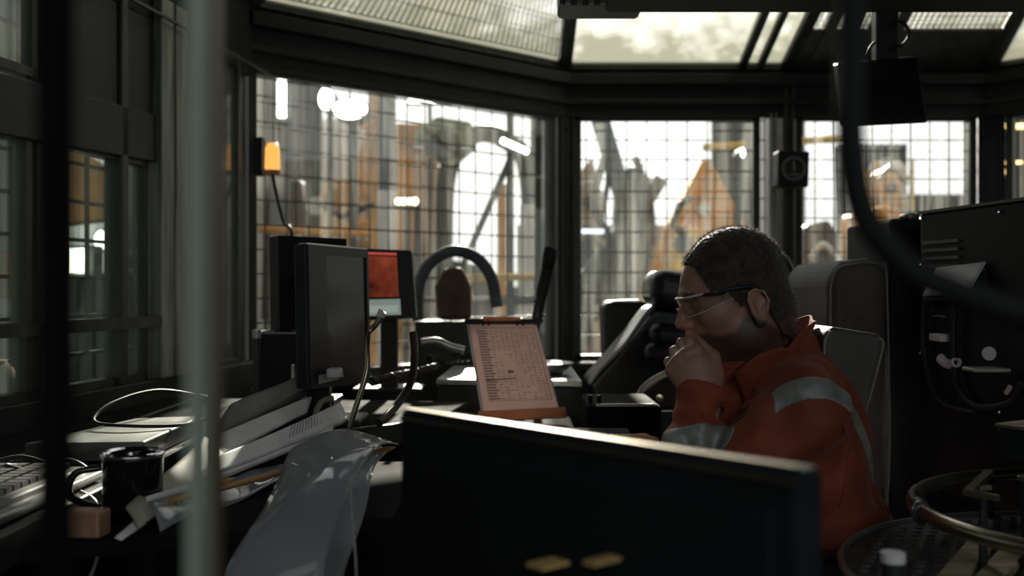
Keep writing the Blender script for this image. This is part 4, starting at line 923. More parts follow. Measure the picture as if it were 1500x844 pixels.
# small lit bits in the cabinet shadow
for pts, r, lb in (([P(1358,440,FY(1358)-.03),P(1352,480,FY(1352)-.03),P(1358,540,FY(1358)-.03),P(1380,590,FY(1380)-.03),P(1430,605,FY(1430)-.03)], .006, 'black cable drooping below the pale sheet'),
                   ([P(1398,440,FY(1398)-.03),P(1396,500,FY(1396)-.03),P(1402,560,FY(1402)-.03),P(1430,595,FY(1430)-.03),P(1480,590,FY(1480)-.03),P(1497,560,FY(1497)-.03)], .007, 'black ribbed hose looping under the cabinet')):
    tag(MB().tube(spl(pts), r, 10).build('cable', rubber, smooth=True), lb, 'cable')
coil([P(1378,525,FY(1378)-.03),P(1388,533,FY(1388)-.03),P(1402,531,FY(1402)-.03)], .008, 9, .003, 'short pale coiled cord under the cabinet', cream)
def chunk(px0,py0,px1,py1,Y,m,nm,lb,cat,dp=.06): 
    a_, b_ = P(px0,py1,Y), P(px1,py0,Y); return tag(MB().box(((a_.x+b_.x)/2,Y+dp/2,(a_.z+b_.z)/2),(b_.x-a_.x,dp,b_.z-a_.z)).build(nm,m,bevel=.003), lb, cat)
chunk(1377,490,1397,501,FY(1387)-.03,cream,'terminal_block','cream terminal block in the dark under the pale sheet','terminal block')
chunk(1382,462,1398,466,FY(1390)-.03,brass,'terminal_strip','thin brass strip above the cream terminal block','strip')
chunk(1428,540,1482,546,FY(1482)-.02,pale,'label_bar','long pale bar in the dark under the cabinet','bar')
tag(MB().lathe(P(1448,518,FY(1448)-.03), [(0,0),(.014,0),(.014,.004),(0,.004)], 20, My).build('dial_button', cream), 'small round cream knob above the long pale bar', 'knob')
tag(MB().tube(spl([P(1474,576,FY(1474)-.03),P(1478,570,FY(1478)-.03),P(1480,566,FY(1480)-.03)]), .005, 8).build('toothed_clip', cream), 'tiny pale clip near the right edge under the cabinet', 'clip')
# ---- hoop rail, round grating platform, boxes
t = thing('round_platform', 'round perforated steel stand with pale wooden slats and a brass coloured hoop rail', 'platform', (.85,1.33,0))
pc = V(.86,1.36,.86); pr = .40
MB().lathe(pc, [(0,-.012),(pr,-.012),(pr,.0),(0,.0)], 56).build('plate', mat('perforated_plate', (.07,.07,.065), .4, .5, .5, 60, .8), t)
circ = [pc+V((pr+.003)*math.cos(a),(pr+.003)*math.sin(a),.0) for a in np.linspace(0,2*math.pi,65)[:-1]]
MB().tube(circ, .006, 10, closed=True).build('rim', alum, t, smooth=True)
m = MB()
for i in range(-15,16):
    for j in range(-15,16):
        x_, y_ = pc.x+i*.025+(.0125 if j%2 else 0), pc.y+j*.025
        if (x_-pc.x)**2+(y_-pc.y)**2 < (pr-.02)**2 and x_ < .95: m.lathe((x_,y_,pc.z), [(0,.003),(.006,.0025),(.008,0)], 6)
o = m.build('raised_studs', mat('stud_steel', (.14,.14,.13), .3, .7), t); o['kind'] = 'stuff'
for k, (a1, b1) in enumerate((((1352,822,1.20),(1440,742,1.55)),((1398,830,1.17),(1488,752,1.5)))):
    p_, q_ = P(*a1), P(*b1); p_.z = q_.z = .866; MB().bar(p_, q_, .035, .012).build('wood_slat', woodp, t, bevel=.002)
MB().lathe((pc.x,pc.y,0), [(0,0),(.2,0),(.2,.02),(.04,.04),(.04,.85),(0,.85)], 24).build('pedestal', steel, t)
hc = V(.925,1.44,.928); R_ = .335
circ = [hc+V(R_*math.cos(a),R_*math.sin(a),0) for a in np.linspace(0,2*math.pi,65)[:-1]]
MB().tube(circ, .0115, 16, closed=True).build('hoop_tube', brass, t, smooth=True)
a_ = hc+V(-R_,0,0); MB().tube([a_+V(0,.03,-.004), a_+V(0.002,.055,.004)], .0145, 16).build('joint_sleeve', alum, t, smooth=True)
for ang in (.2, 1.9, 4.6): p = hc+V(R_*math.cos(ang),R_*math.sin(ang),0); MB().tube([p, V(p.x,p.y,.86)], .01, 12).build('upright', steel, t)
t = thing('post_stub', 'short round post with a pale cap at the bottom right', 'post', (.40,1.08,0))
c = P(1308,812,1.06); MB().lathe((c.x,c.y,0), [(0,0),(.0115,0),(.0115,c.z-.008),(0,c.z-.008)], 20).build('post_tube', steel, t); MB().lathe((c.x,c.y,c.z-.008), [(0,0),(.0125,0),(.0125,.010),(0,.012)], 20).build('post_cap', cream, t)
def ibox(label, poly, Y, dp, m): 
    t = thing('junction_box', label, 'box', P(sum(p[0] for p in poly)/len(poly), max(p[1] for p in poly), Y))
    return t
t = ibox('black metal box with a worn bright lid at the far right', [(1455,625),(1500,660)], 1.5, .1, steel)
def flatbox(par, x0, x1, y0, y1, z0, z1, rot, mb, ml):
    c = V((x0+x1)/2,(y0+y1)/2,0); R2 = Matrix.Rotation(rot,3,'Z')
    b_ = MB().box((0,0,(z0+z1)/2),(x1-x0,y1-y0,z1-z0)); b_.v = [R2@v+c for v in b_.v]; b_.build('box_body', mb, par, bevel=.004)
    b_ = MB().box((0,0,z1+.004),(x1-x0+.006,y1-y0+.006,.007)); b_.v = [R2@v+c for v in b_.v]; b_.build('box_lid', ml, par, bevel=.002)
worn = mat('worn_lid', (.10,.09,.075), .35, .7, .5, 7, .3, col2=(.55,.47,.36))
flatbox(t, .765,1.03,1.40,1.62, .9935,1.04, .55, blackm, worn)
t = ibox('dark box with a worn triangular lid corner inside the hoop', [(1420,670),(1500,720)], 1.4, .1, steel)
flatbox(t, .73,.99,1.32,1.52, .87,.985, .75, blackm, worn)
t = thing('bracket_frame', 'small bright angle frame inside the hoop', 'bracket', P(1420,720,1.4))
MB().bar(P(1418,722,1.38), P(1449,692,1.5), .012, .008).build('arm', brass, t); MB().bar(P(1418,722,1.38), P(1462,730,1.34), .008, .008).build('arm', brass, t); MB().bar(P(1434,714,1.42), P(1452,714,1.42), .006, .006).build('arm', brass, t)
MB().tube([P(1440,720,1.4),(P(1440,720,1.4).x,1.4,.86)], .006, 8).build('foot', steel, t)
# ---- near uprights by the camera, out of focus
def nearbar(px_, w_, Y, m, label, z0=.0, z1=2.0, dp=.02):
    hw = w_/F*Y; x_ = (px_-750)/F*Y; return tag(MB().box((x_,Y,(z0+z1)/2),(hw,dp,z1-z0)).build('partition_upright', m, bevel=.001), label, 'upright', 'partition uprights close to the camera')
nearbar(290, 16, .42, mat('pale_green_bar', (.26,.30,.24), .5, 0, .2, 3, stretch=(1,1,.3)), 'pale blurred upright bar at left close to the camera', 0, 2.5)
nearbar(318, 9, .60, mat('tan_edge_bar', (.09,.065,.035), .5, 0, .2), 'thin tan blurred upright beside the pale bar', 0, 2.5)
nearbar(82, 28, .40, mat('dark_bar', (.006,.004,.004), .9, 0, .2, spec=.05), 'dark blurred upright near the left edge', 0, 2.5)
rail('hanging_cable', spl([P(1250,-140,.48),P(1248,60,.48),P(1246,200,.48),P(1264,310,.48),P(1312,375,.48),P(1372,415,.48),P(1560,480,.48)]), .0068, mat('cable_grey', (.012,.012,.012), .8, spec=.1), 'thick blurred cable hanging close to the camera at right', 'cable')
# ================================================================ THE MAN
skin = bpy.data.materials.new('skin'); skin.use_nodes = True
def mkskin(m):
    nt = m.node_tree; N = nt.nodes; L = nt.links; b = N['Principled BSDF']
    b.inputs['Roughness'].default_value = .5; b.inputs['Subsurface Weight'].default_value = .12; b.inputs['Subsurface Radius'].default_value = (.012,.004,.002); b.inputs['Subsurface Scale'].default_value = 1.
    at = N.new('ShaderNodeAttribute'); at.attribute_name = 'beard_shade'
    nz = N.new('ShaderNodeTexNoise'); nz.inputs['Scale'].default_value = 14; tc = N.new('ShaderNodeTexCoord'); L.new(tc.outputs['Object'], nz.inputs['Vector'])
    mx = N.new('ShaderNodeMix'); mx.data_type = 'RGBA'; mx.inputs['A'].default_value = (.36,.175,.12,1); mx.inputs['B'].default_value = (.47,.25,.18,1); L.new(nz.outputs['Fac'], mx.inputs['Factor'])
    n2 = N.new('ShaderNodeTexNoise'); n2.inputs['Scale'].default_value = 500; L.new(tc.outputs['Object'], n2.inputs['Vector'])
    mu = N.new('ShaderNodeMath'); mu.operation = 'MULTIPLY'; L.new(at.outputs['Fac'], mu.inputs[0]); mr = N.new('ShaderNodeMapRange'); mr.inputs['To Min'].default_value = .75; mr.inputs['To Max'].default_value = 1.; L.new(n2.outputs['Fac'], mr.inputs['Value']); L.new(mr.outputs['Result'], mu.inputs[1])
    m2 = N.new('ShaderNodeMix'); m2.data_type = 'RGBA'; L.new(mu.outputs[0], m2.inputs['Factor']); L.new(mx.outputs['Result'], m2.inputs['A']); m2.inputs['B'].default_value = (.045,.026,.018,1)
    L.new(m2.outputs['Result'], b.inputs['Base Color'])
    bp = N.new('ShaderNodeBump'); bp.inputs['Strength'].default_value = .25; bp.inputs['Distance'].default_value = .001; n3 = N.new('ShaderNodeTexNoise'); n3.inputs['Scale'].default_value = 220; L.new(tc.outputs['Object'], n3.inputs['Vector']); L.new(n3.outputs['Fac'], bp.inputs['Height']); L.new(bp.outputs['Normal'], b.inputs['Normal'])
mkskin(skin)
HT = np.array((.431,1.87,1.215)); pitch = math.radians(-17); yaw = math.radians(0)
HR = np.array((Matrix.Rotation(yaw,3,'Z')@Matrix.Rotation(pitch,3,'Y')).to_3x3())
def HL(prims):
    for q in prims: q['T'] = (HR, HT)
    return prims
def hw_(f, y, u): return Vector(HT+HR@np.array((-f,y,u)))     # head point -> world
def E(f,y,u,rf,ry,ru,k=.012,rot=None,op='u'): return ell((-f,y,u),(rf,ry,ru),k,rot,op)
head = [E(.008,0,.064,.086,.074,.081), E(.062,0,.052,.046,.064,.05,.03), E(.056,0,.0,.050,.056,.062,.03),
        E(.040,0,-.045,.052,.050,.036,.03), E(.086,0,-.073,.020,.024,.018,.022), E(.085,0,-.028,.022,.030,.028,.02)]
for s in (-1,1):
    head += [E(.066,s*.046,.008,.028,.022,.020,.02), E(.096,s*.022,.056,.016,.026,.010,.012), E(.02,s*.052,-.035,.035,.014,.03,.025)]
    head += [E(.112,s*.031,.036,.020,.017,.014,.014,op='s')]
    head += [E(.0885,s*.031,.034,.0125,.0135,.0125,.004), ]
head += [cap((-.104,0,.046),(-.124,0,.010),.0085,.0105,.012), E(.127,0,.006,.010,.010,.0085,.006), E(.112,0,-.006,.012,.009,.006,.01)]
for s in (-1,1): head += [E(.117,s*.012,.002,.010,.0065,.0075,.006), E(.121,s*.006,-.006,.005,.0032,.004,.003,op='s')]
head += [E(.1045,0,-.0235,.009,.022,.0052,.005), E(.1025,0,-.0335,.0095,.019,.006,.005), E(.113,0,-.0285,.014,.024,.0012,.002,op='s'), E(.094,0,-.046,.006,.018,.008,.012,op='s')]
for s in (-1,1):
    ry = (.0,.25,0)
    head += [ell((.004,s*.0765,.004),(.019,.0075,.031),.006,(0,.2,s*-.28)), ell((-.002,s*.0795,-.022),(.010,.006,.012),.006),
             ell((.000,s*.0845,.004),(.010,.006,.019),.004,(0,.2,s*-.28),op='s'), ell((.006,s*.0835,.014),(.0125,.005,.012),.004,(0,.2,s*-.28),op='s'), ell((-.0085,s*.0805,-.002),(.005,.004,.008),.004)]
for s in (-1,1):
    ep = [(.012,-.010),(.020,.008),(.017,.024),(.004,.034),(-.009,.030),(-.014,.016),(-.011,.004)]
    for (x0,z0),(x1,z1) in zip(ep[:-1],ep[1:]): head.append(cap((x0,s*(.0815+.10*max(0,x0)),z0),(x1,s*(.0815+.10*max(0,x1)),z1),.0025,.0025,.003))
head = HL(head)
neck = [cap((.440,1.87,1.185),(.468,1.87,1.055),.052,.062,.03)]
Ws = np.array((.340,1.79,1.062))                 # left wrist
a_ = np.array((-.52,-.05,.85)); a_ /= np.linalg.norm(a_); n_ = np.array((.12,.98,.10)); n_ -= a_*(n_@a_); n_ /= np.linalg.norm(n_); r_ = np.cross(n_, a_); r_ = r_ if r_[0] > 0 else -r_
def hp(a, r, n): return Ws+a_*a+r_*r+n_*n
hand = []
kn = [(.078,.026,0),(.080,.008,-.003),(.076,-.011,-.001),(.068,-.029,.004)]
seg = [(.040,.024,.020),(.043,.027,.021),(.039,.025,.020),(.031,.019,.018)]
rad = [.0098,.0100,.0094,.0082]
nails = []
for i,(ka,kr,kn_) in enumerate(kn):
    k0 = hp(ka,kr,kn_); hand.append(cap(hp(.012,kr*.55,0), k0-n_*(-.001), .0145, .0118, .016))
    r0 = rad[i]; s1, s2, s3 = seg[i]
    d1 = n_*.93+a_*.34+r_*.02; d1 /= np.linalg.norm(d1); d2 = n_*.25-a_*.96; d2 /= np.linalg.norm(d2); d3 = -n_*.55-a_*.8; d3 /= np.linalg.norm(d3)
    p1 = k0+d1*s1; p2 = p1+d2*s2; p3 = p2+d3*s3
    hand += [ell(k0-n_*.002,(r0*1.22,)*3,.006), cap(k0,p1,r0*1.08,r0,.004), cap(p1,p2,r0*1.02,r0*.92,.003), cap(p2,p3,r0*.92,r0*.78,.003)]
hand += [ell(hp(.040,.0,.004),(.034,.017,.034),.02)]
hand += [ell(hp(.03,.026,.012),(.020,.018,.024),.018)]
t0 = hp(.022,.030,.012); t1 = hp(.050,.044,.020); t2 = t1+np.array((-.020,.012,.020)); t3 = t2+np.array((-.017,.010,.019))
hand += [cap(t0,t1,.0155,.0125,.012), cap(t1,t2,.0122,.0108,.004), cap(t2,t3,.0108,.0085,.003)]
LE = np.array((.282,1.705,.845)); LS = np.array((.485,1.695,1.03)); RS = np.array((.485,2.045,1.03)); RE = np.array((.44,2.10,.80)); RW = np.array((.345,2.0,.745))
forearm = [cap(LE, Ws, .040, .0265, .02), cap(Ws, hp(.02,0,0), .0255, .024, .015)]
torso = [ell((.52,1.87,.93),(.095,.155,.18),.05), cap((.487,1.74,1.03),(.487,2.0,1.03),.05,.05,.04), ell((.54,1.87,.75),(.11,.15,.14),.05)]
rh = [cap(RW, RW+np.array((-.05,-.03,-.02)), .028,.026,.012)]
for i in range(4):
    b0 = RW+np.array((-.055+.004*i,-.055+.018*i,-.018)); rh += [cap(b0, b0+np.array((-.035,-.012,-.012)), .0095,.009,.004), cap(b0+np.array((-.035,-.012,-.012)), b0+np.array((-.052,-.016,-.034)), .009,.0075,.003)]
rh += [cap(RW+np.array((-.02,-.03,.0)), RW+np.array((-.045,-.062,-.01)), .011,.009,.006)]
arms = [cap(LS,LE,.05,.04,.03), cap(RS,RE,.05,.04,.03), cap(RE,RW,.038,.026,.02)]+rh
hand = [h for h in hand]
body = torso[:1]+torso[1:]+neck+arms+forearm+hand+head
# keep the hand from melting into the chin: evaluate head group and hand group separately
gA = torso+neck+arms+forearm+hand; gB = neck+head
pos, fc = None, None
class Grp: pass
def sdf_body(keep, p):
    A_ = [q for q in keep if q['g'] != 1]; B_ = [q for q in keep if q['g'] != 0]
    d = None
    for S in (A_, B_):
        if S:
            x = sdf(S, p); d = x if d is None else np.minimum(d, x)
    return d
for q in body: q['g'] = 0
for q in head: q['g'] = 1
for q in neck: q['g'] = 2
_sdf = sdf
def sdf_sw(keep, p):
    return sdf_body(keep, p)
sdf0 = sdf
def run_body():
    global sdf
    def s2(prims, p):
        A_ = [q for q in prims if q['g'] != 1]; B_ = [q for q in prims if q['g'] != 0]; d = None
        for S in (A_, B_):
            if S: x = sdf0(S, p); d = x if d is None else np.minimum(d, x)
        return d
    sdf = s2
    r = surfnet(body, (.20,1.60,.60), (.68,2.18,1.40), .0025)
    sdf = sdf0; return r
pos, fc = run_body()
hl = (pos-HT)@HR; f_, y_, u_ = -hl[:,0], hl[:,1], hl[:,2]
ishead = (u_ > -.12) & (np.abs(y_) < .1) & (f_ > -.12) & (pos[:,2] > 1.09)
bl = np.interp(f_, [-.045,-.02,.0,.02,.045,.07,.09,.12], [-.06,-.035,-.015,.0,-.022,-.026,-.014,-.012])
beard_shade = np.clip((bl-u_)/.010, 0, 1)*(f_ > -.04)*ishead  # stubble on the jaw, carried over the neck as painted shade
lip = (np.abs(u_+.0285) < .0095) & (np.abs(y_) < .02) & (f_ > .094); beard_shade[lip] *= .25
handm = np.linalg.norm(pos-hp(.05,0,.02),axis=1) < .085
beard_shade[handm & (sdf0(hand+forearm, pos) < sdf0(head, pos))] = 0
brow = (np.abs(u_-.054-.05*(.104-f_)) < .005) & (np.abs(np.abs(y_)-.03) < .022) & (f_ > .08); beard_shade[brow] = .95
for _ in range(2):
    acc = np.zeros(len(pos)); cn_ = np.zeros(len(pos))
    for k in range(4): np.add.at(acc, fc[:,k], beard_shade[fc[:,(k+1)%4]]); np.add.at(cn_, fc[:,k], 1)
    beard_shade = .5*beard_shade+.5*acc/np.maximum(cn_,1)
man = npmesh('person', pos, fc, skin, loc=(.56,1.87,.66), attrs={'beard_shade': beard_shade})
tag(man, 'seated person in an orange work jacket and clear glasses, fist held to the mouth', 'person')
# hair
hairm = mat('brown_hair', (.035,.020,.012), .55, 0, .35, 60, .8, col2=(.085,.050,.028), sheen=.3)
HX = [-.12,-.06,-.035,-.022,-.016,.0,.016,.022,.040,.062,.074,.080,.095,.13]; HY = [-.085,-.08,-.06,-.01,.026,.034,.022,-.02,-.02,.02,.06,.102,.114,.120]
def hcut(p):
    l = (p-HT)@HR; return (np.interp(-l[...,0], HX, HY)-l[...,2])*.8
hp_ = HL([E(.006,0,.065,.0915,.0790,.0860), E(.062,0,.060,.048,.0670,.052,.02), E(-.024,0,.0,.052,.060,.06,.03), cap((.022,0,-.02),(.016,0,-.09),.057,.052,.02)])
hpos, hfc = surfnet(hp_, HT-.16, HT+.2, .003, disp=lambda p,D: np.maximum(D+.0012*np.sin(p[...,0]*330+np.sin(p[...,1]*140)*3)*np.sin(p[...,2]*300), hcut(p))-D)
import numpy.random as npr
g = npr.default_rng(4)
fn = np.cross(hpos[hfc[:,1]]-hpos[hfc[:,0]], hpos[hfc[:,2]]-hpos[hfc[:,0]]); fn /= np.linalg.norm(fn,axis=1)[:,None]+1e-9
fcn = hpos[hfc].mean(1); out = fcn-(HT+HR@np.array((0,0,.05))); fn[(fn*out).sum(1) < 0] *= -1
good = (fn*out).sum(1)/np.linalg.norm(out,axis=1) > .5
sel = g.choice(np.where(good)[0], 9000); base = fcn[sel]; nn_ = fn[sel]
fwd = HR@np.array((-1,0,0)); dirn = nn_+fwd*.35+g.normal(0,.28,(len(sel),3)); dirn /= np.linalg.norm(dirn,axis=1)[:,None]
ln = g.uniform(.005,.0105,len(sel))[:,None]; s1 = np.cross(dirn, (0,0,1.)); s1 /= np.linalg.norm(s1,axis=1)[:,None]+1e-9; s2 = np.cross(dirn, s1); w_ = .00032
tri = np.stack([base+s1*w_, base-s1*w_*.5+s2*w_, base-s1*w_*.5-s2*w_, base+dirn*ln],1).reshape(-1,3)
o0 = len(hpos); idx = o0+np.arange(len(sel))*4
tf = [(int(i),int(i)+1,int(i)+3) for i in idx]+[(int(i)+1,int(i)+2,int(i)+3) for i in idx]+[(int(i)+2,int(i),int(i)+3) for i in idx]
me = bpy.data.meshes.new('hair'); ho = bpy.data.objects.new('hair', me); C.objects.link(ho)
org = np.array(wloc(man)); me.from_pydata((np.concatenate([hpos,tri])-org).tolist(), [], hfc.tolist()+tf); me.materials.append(hairm); me.polygons.foreach_set('use_smooth',[True]*len(me.polygons)); ho.parent = man
# glasses: wraparound clear lenses, brow bar, dark temples
t = bpy.data.objects.new('safety_glasses', None); C.objects.link(t); t.parent = man; t.location = (0,0,0)
lensm = glassmat('lens', tint=(.90,.92,.90), dirt=.05, base=.03, refl=1.2)
framem = mat('clear_frame', (.62,.60,.55), .15, 0, .1, spec=.8)
def arc(s): # s -1..1 around the face
    a = s*1.18; return .119*math.cos(a)**.8, .077*math.sin(a)/math.sin(1.18)
def gl(s, v):
    f, y = arc(s); top = .052-.002*abs(s)**2; bot = .016+.012*abs(s)**2.5+(.010*math.exp(-(s/.09)**2))
    return hw_(f-.002+.004*v, y, bot+(top-bot)*v)
MB().grid(lambda u,v: gl(u*2-1, v), 48, 6).build('lens', lensm, t, smooth=True)
MB().tube([gl(s,1.0) for s in np.linspace(-.78,.78,41)], .0024, 8).build('brow_frame', framem, t, smooth=True)
MB().tube([gl(s,.0) for s in np.linspace(-1,1,41)], .0011, 6).build('lower_rim', framem, t, smooth=True)
for s in (-1,1):
    pts = spl([gl(s*.76,.97), gl(s,.72), hw_(.045,s*.081,.047), hw_(.015,s*.083,.043), hw_(-.006,s*.081,.036), hw_(-.020,s*.078,.012)], 6)
    MB().tube(pts, [.0030]*6+[.0036]*(len(pts)-10)+[.003]*4, 8).build('temple_arm', plastic, t, smooth=True)
    m = MB(); f, y = arc(s*.95); m.prism([gl(s*.99,.0),gl(s*.99,1.0),hw_(.035,s*.082,.055),hw_(.035,s*.082,.036)], V(0,s*.0015,0)); m.build('side_shield', lensm, t)
# ear piece cord end / small light plug at nape
# ---------------------------------------------------------------- clothes
jm = mat('orange_jacket', (.25,.048,.024), .72, 0, .18, 7, .35, sheen=.25)
jm.node_tree.nodes['Principled BSDF'].inputs['Sheen Tint'].default_value = (1,.5,.3,1)
refl = mat('reflective_tape', (.30,.30,.27), .45, .1, .2, 30, .15)
shirt = mat('dark_shirt', (.012,.013,.017), .8, 0, .2, 40, .3)
tg = [ell((.520,1.87,.93),(.118,.178,.19),.05), cap((.490,1.70,1.040),(.490,2.04,1.040),.064,.064,.05), ell((.535,1.87,1.02),(.085,.150,.11),.05),
      ell((.56,1.87,.76),(.15,.18,.15),.05), cap((.505,1.87,1.115),(.495,1.72,1.062),.060,.052,.05), cap((.505,1.87,1.115),(.495,2.02,1.062),.060,.052,.05), ell((.47,1.87,.97),(.09,.14,.10),.05)]
sl = [cap(LS,LE,.068,.060,.03), cap(LE,Ws-(Ws-LE)/np.linalg.norm(Ws-LE)*.004+np.array((-.008,0,0)),.062,.044,.012), cap(RS,RE,.072,.058,.03), cap(RE,RW+np.array((.02,.01,.0)),.055,.042,.02)]
jp = tg+sl
fa = (Ws-LE)/np.linalg.norm(Ws-LE)
def smooth(x,a,b): t = np.clip((x-a)/(b-a),0,1); return t*t*(3-2*t)
def jdisp(p, D):
    x,y,z = p[...,0],p[...,1],p[...,2]
    fl = .0048*np.sin(46*(x*.75+z*.75)+2.2*np.sin(23*y+9*z)+1.3*np.sin(31*x))
    fl += .0030*np.sin(88*(z*.8-x*.5)+2.5*np.sin(30*y+17*x))*np.sin(21*y+13*z)
    # folds fanning from the bent elbow and under the arm
    e_ = np.sqrt((x-.33)**2+(y-1.7)**2+(z-.93)**2); ang = np.arctan2(z-.90, x-.33)
    fl += .0085*np.sin(ang*13+e_*18)*np.exp(-(e_/.14)**2)
    e2 = np.sqrt((x-.43)**2+(y-1.76)**2+(z-.97)**2); fl += .0075*np.sin((x*.6-z*.8)*120+y*15)*np.exp(-(e2/.07)**2)
    t_ = (p-LE)@fa; dax = np.linalg.norm((p-LE)-t_[...,None]*fa, axis=-1)
    fl += .0028*np.sin(t_*130+2*np.sin(x*60))*np.exp(-((t_-.20)/.05)**2)*(dax < .09)
    D2 = D+fl
    # neck hole and the open front
    nk = np.sqrt(((x-.462)/.9)**2+(y-1.87)**2)-(.066+.25*np.clip(z-1.08,0,.1))
    hole = np.maximum(nk, 1.045-z)
    vop = np.maximum(np.abs(y-1.872)-(.012+.40*np.clip(z-.93,0,.2)), np.maximum(x-.475, .93-z))
    D2 = np.maximum(D2, -np.minimum(hole, vop)*.9)
    cut = t_-(np.linalg.norm(Ws-LE)+.012)             # cuff
    D2 = np.where(dax < .075, np.maximum(D2, cut), D2)
    wall = D2+.004
    cuffhole = np.maximum(dax-.033, -(t_-.20)); D2 = np.where(dax < .07, np.maximum(D2, -cuffhole), D2)
    return D2-D
jpos, jfc = surfnet(jp, (.20,1.58,.60), (.73,2.20,1.20), .0035, jdisp)
jk = npmesh('jacket', jpos, jfc, jm, man)
# reflective tape: bands cut from the jacket surface, 1.5 mm proud of the cloth
def band(lo, hi, cutfn):
    def dsp(p, D):
        Dj = D+jdisp(p, D); return np.maximum(np.maximum(Dj-.0016, -Dj-.006), cutfn(p))-D
    bp, bf = surfnet(jp, lo, hi, .0028, dsp); return npmesh('reflective_band', bp, bf, refl, jk)
def c_sleeve(p):
    x,y,z = p[...,0],p[...,1],p[...,2]; t_ = (p-LE)@fa; dax = np.linalg.norm((p-LE)-t_[...,None]*fa, axis=-1)
    return np.maximum(np.maximum(np.abs(t_-.140-.30*(x-.29))-.025, dax-.085), x-.37)
def c_yoke(sgn):
    def f(p):
        x,y,z = p[...,0],p[...,1],p[...,2]
        return np.maximum(np.maximum(np.abs(z-(1.090-7.5*(x-.488)**2))-.0165, .425-x), (y-1.83) if sgn < 0 else (1.91-y))
    return f
band((.18,1.60,.88), (.38,1.86,1.04), c_sleeve)
band((.40,1.58,.90), (.66,1.85,1.13), c_yoke(-1)); band((.40,1.89,.90), (.66,2.18,1.13), c_yoke(1))
# seam line of the sleeve and shoulder flap
MB().tube([Vector(p) for p in ((.525,1.632,1.045),(.536,1.626,1.00),(.532,1.626,.95),(.52,1.629,.90))], .0016, 6).build('seam', jm, jk, smooth=True)
# collar, standing and open in front
def coll(u, v):
    s = u*2-1; ph = s*math.radians(142); c, si = math.cos(ph), math.sin(ph); fr = (1-c)/2
    x = .474+.056*c-.018*fr; y = 1.87+(.070+.018*fr)*si; z = 1.128-.095*fr**1.3
    h = .082-.018*fr; lean = .018+.022*fr
    x += c*lean*v+.004*math.sin(s*17)*v; y += si*lean*v*1.3+.003*math.sin(s*23+1)*v; z += h*v-.016*v*v*(1 if c > 0 else .6)+.004*math.sin(s*14)*v
    return V(x, y, z)
MB().grid(coll, 60, 10).build('collar', jm, jk, solid=.004, smooth=True)
MB().tube([coll(u,1.0) for u in np.linspace(0,1,61)], .0028, 8).build('collar_edge', jm, jk, smooth=True)
# front flaps
def flap(name, L_, R_, Y0, Y1, wob, ph):
    L2 = spl([P(a,b,Y0) for a,b in L_], 8); R2 = spl([P(a,b,Y1) for a,b in R_], 8); n = len(L2)-1
    def fn(u, v):
        i = int(round(u*n)); p = L2[i]*(1-v)+R2[i]*v; return p+V(wob*math.sin(v*9+u*7+ph), wob*1.2*math.sin(u*13+v*8+ph), wob*.5*math.sin(v*11+ph))
    MB().grid(fn, n, 12).build(name, jm, jk, solid=.004, smooth=True)
    for v in (0.,.5,1.): MB().tube([fn(u,v) for u in np.linspace(0,1,n+1)], .0022, 6).build('flap_edge', jm, jk, smooth=True)
flap('front_flap', [(1062,528),(1046,560),(1040,595),(1052,640),(1060,672)], [(1108,530),(1096,560),(1085,600),(1082,640),(1090,680)], 1.845, 1.825, .004, 0)
flap('front_flap', [(1160,548),(1130,580),(1100,612),(1076,650),(1062,690)], [(1192,530),(1168,570),(1135,615),(1112,655),(1100,700)], 1.735, 1.715, .003, 2)
MB().tube(spl([P(1146,568,1.73),P(1120,585,1.73),P(1100,598,1.73),P(1072,622,1.74)]), .0022, 6).build('zip', brass, jk)
for a, b in ((1114,556),(1122,545)): MB().lathe(P(a,b,1.80), [(0,-.004),(.006,-.003),(.006,.003),(0,.004)], 14, My).build('snap_button', alum, jk)
MB().lathe(P(966,583,1.66), [(0,-.003),(.006,-.002),(.006,.003),(0,.004)], 14, My).build('snap_button', brass, jk)
up = [dict(q) for q in torso]; 
for q in up:
    if q['t'] == 'e': q['r'] = q['r']+.012
    else: q['ra'] += .012; q['rb'] += .012
up.append(ell((.455,1.87,1.075),(.045,.06,.06),.02)); up.append(cap((.475,1.87,1.10),(.49,1.87,1.05),.062,.072,.03))
sdfobj('shirt', up, (.36,1.64,.60), (.70,2.1,1.14), .006, shirt, man)
lg = [cap((.57,1.80,.74),(.20,1.80,.70),.085,.065,.05), cap((.57,1.95,.74),(.20,1.96,.70),.085,.065,.05), cap((.20,1.80,.70),(.17,1.80,.14),.065,.055,.03), cap((.20,1.96,.70),(.17,1.96,.14),.065,.055,.03), ell((.57,1.87,.76),(.14,.17,.12),.05)]
sdfobj('trousers', lg, (.05,1.66,.04), (.75,2.08,.92), .008, jm, man, disp=lambda p,D: .003*np.sin(p[...,2]*50+np.sin(p[...,0]*40)*2))
for yy in (1.80,1.96): sdfobj('boot', [cap((.17,yy,.16),(.17,yy,.07),.05,.05,.02), ell((.11,yy,.05),(.11,.048,.045),.03)], (-.02,yy-.08,-.01), (.26,yy+.08,.24), .006, rubber, man)
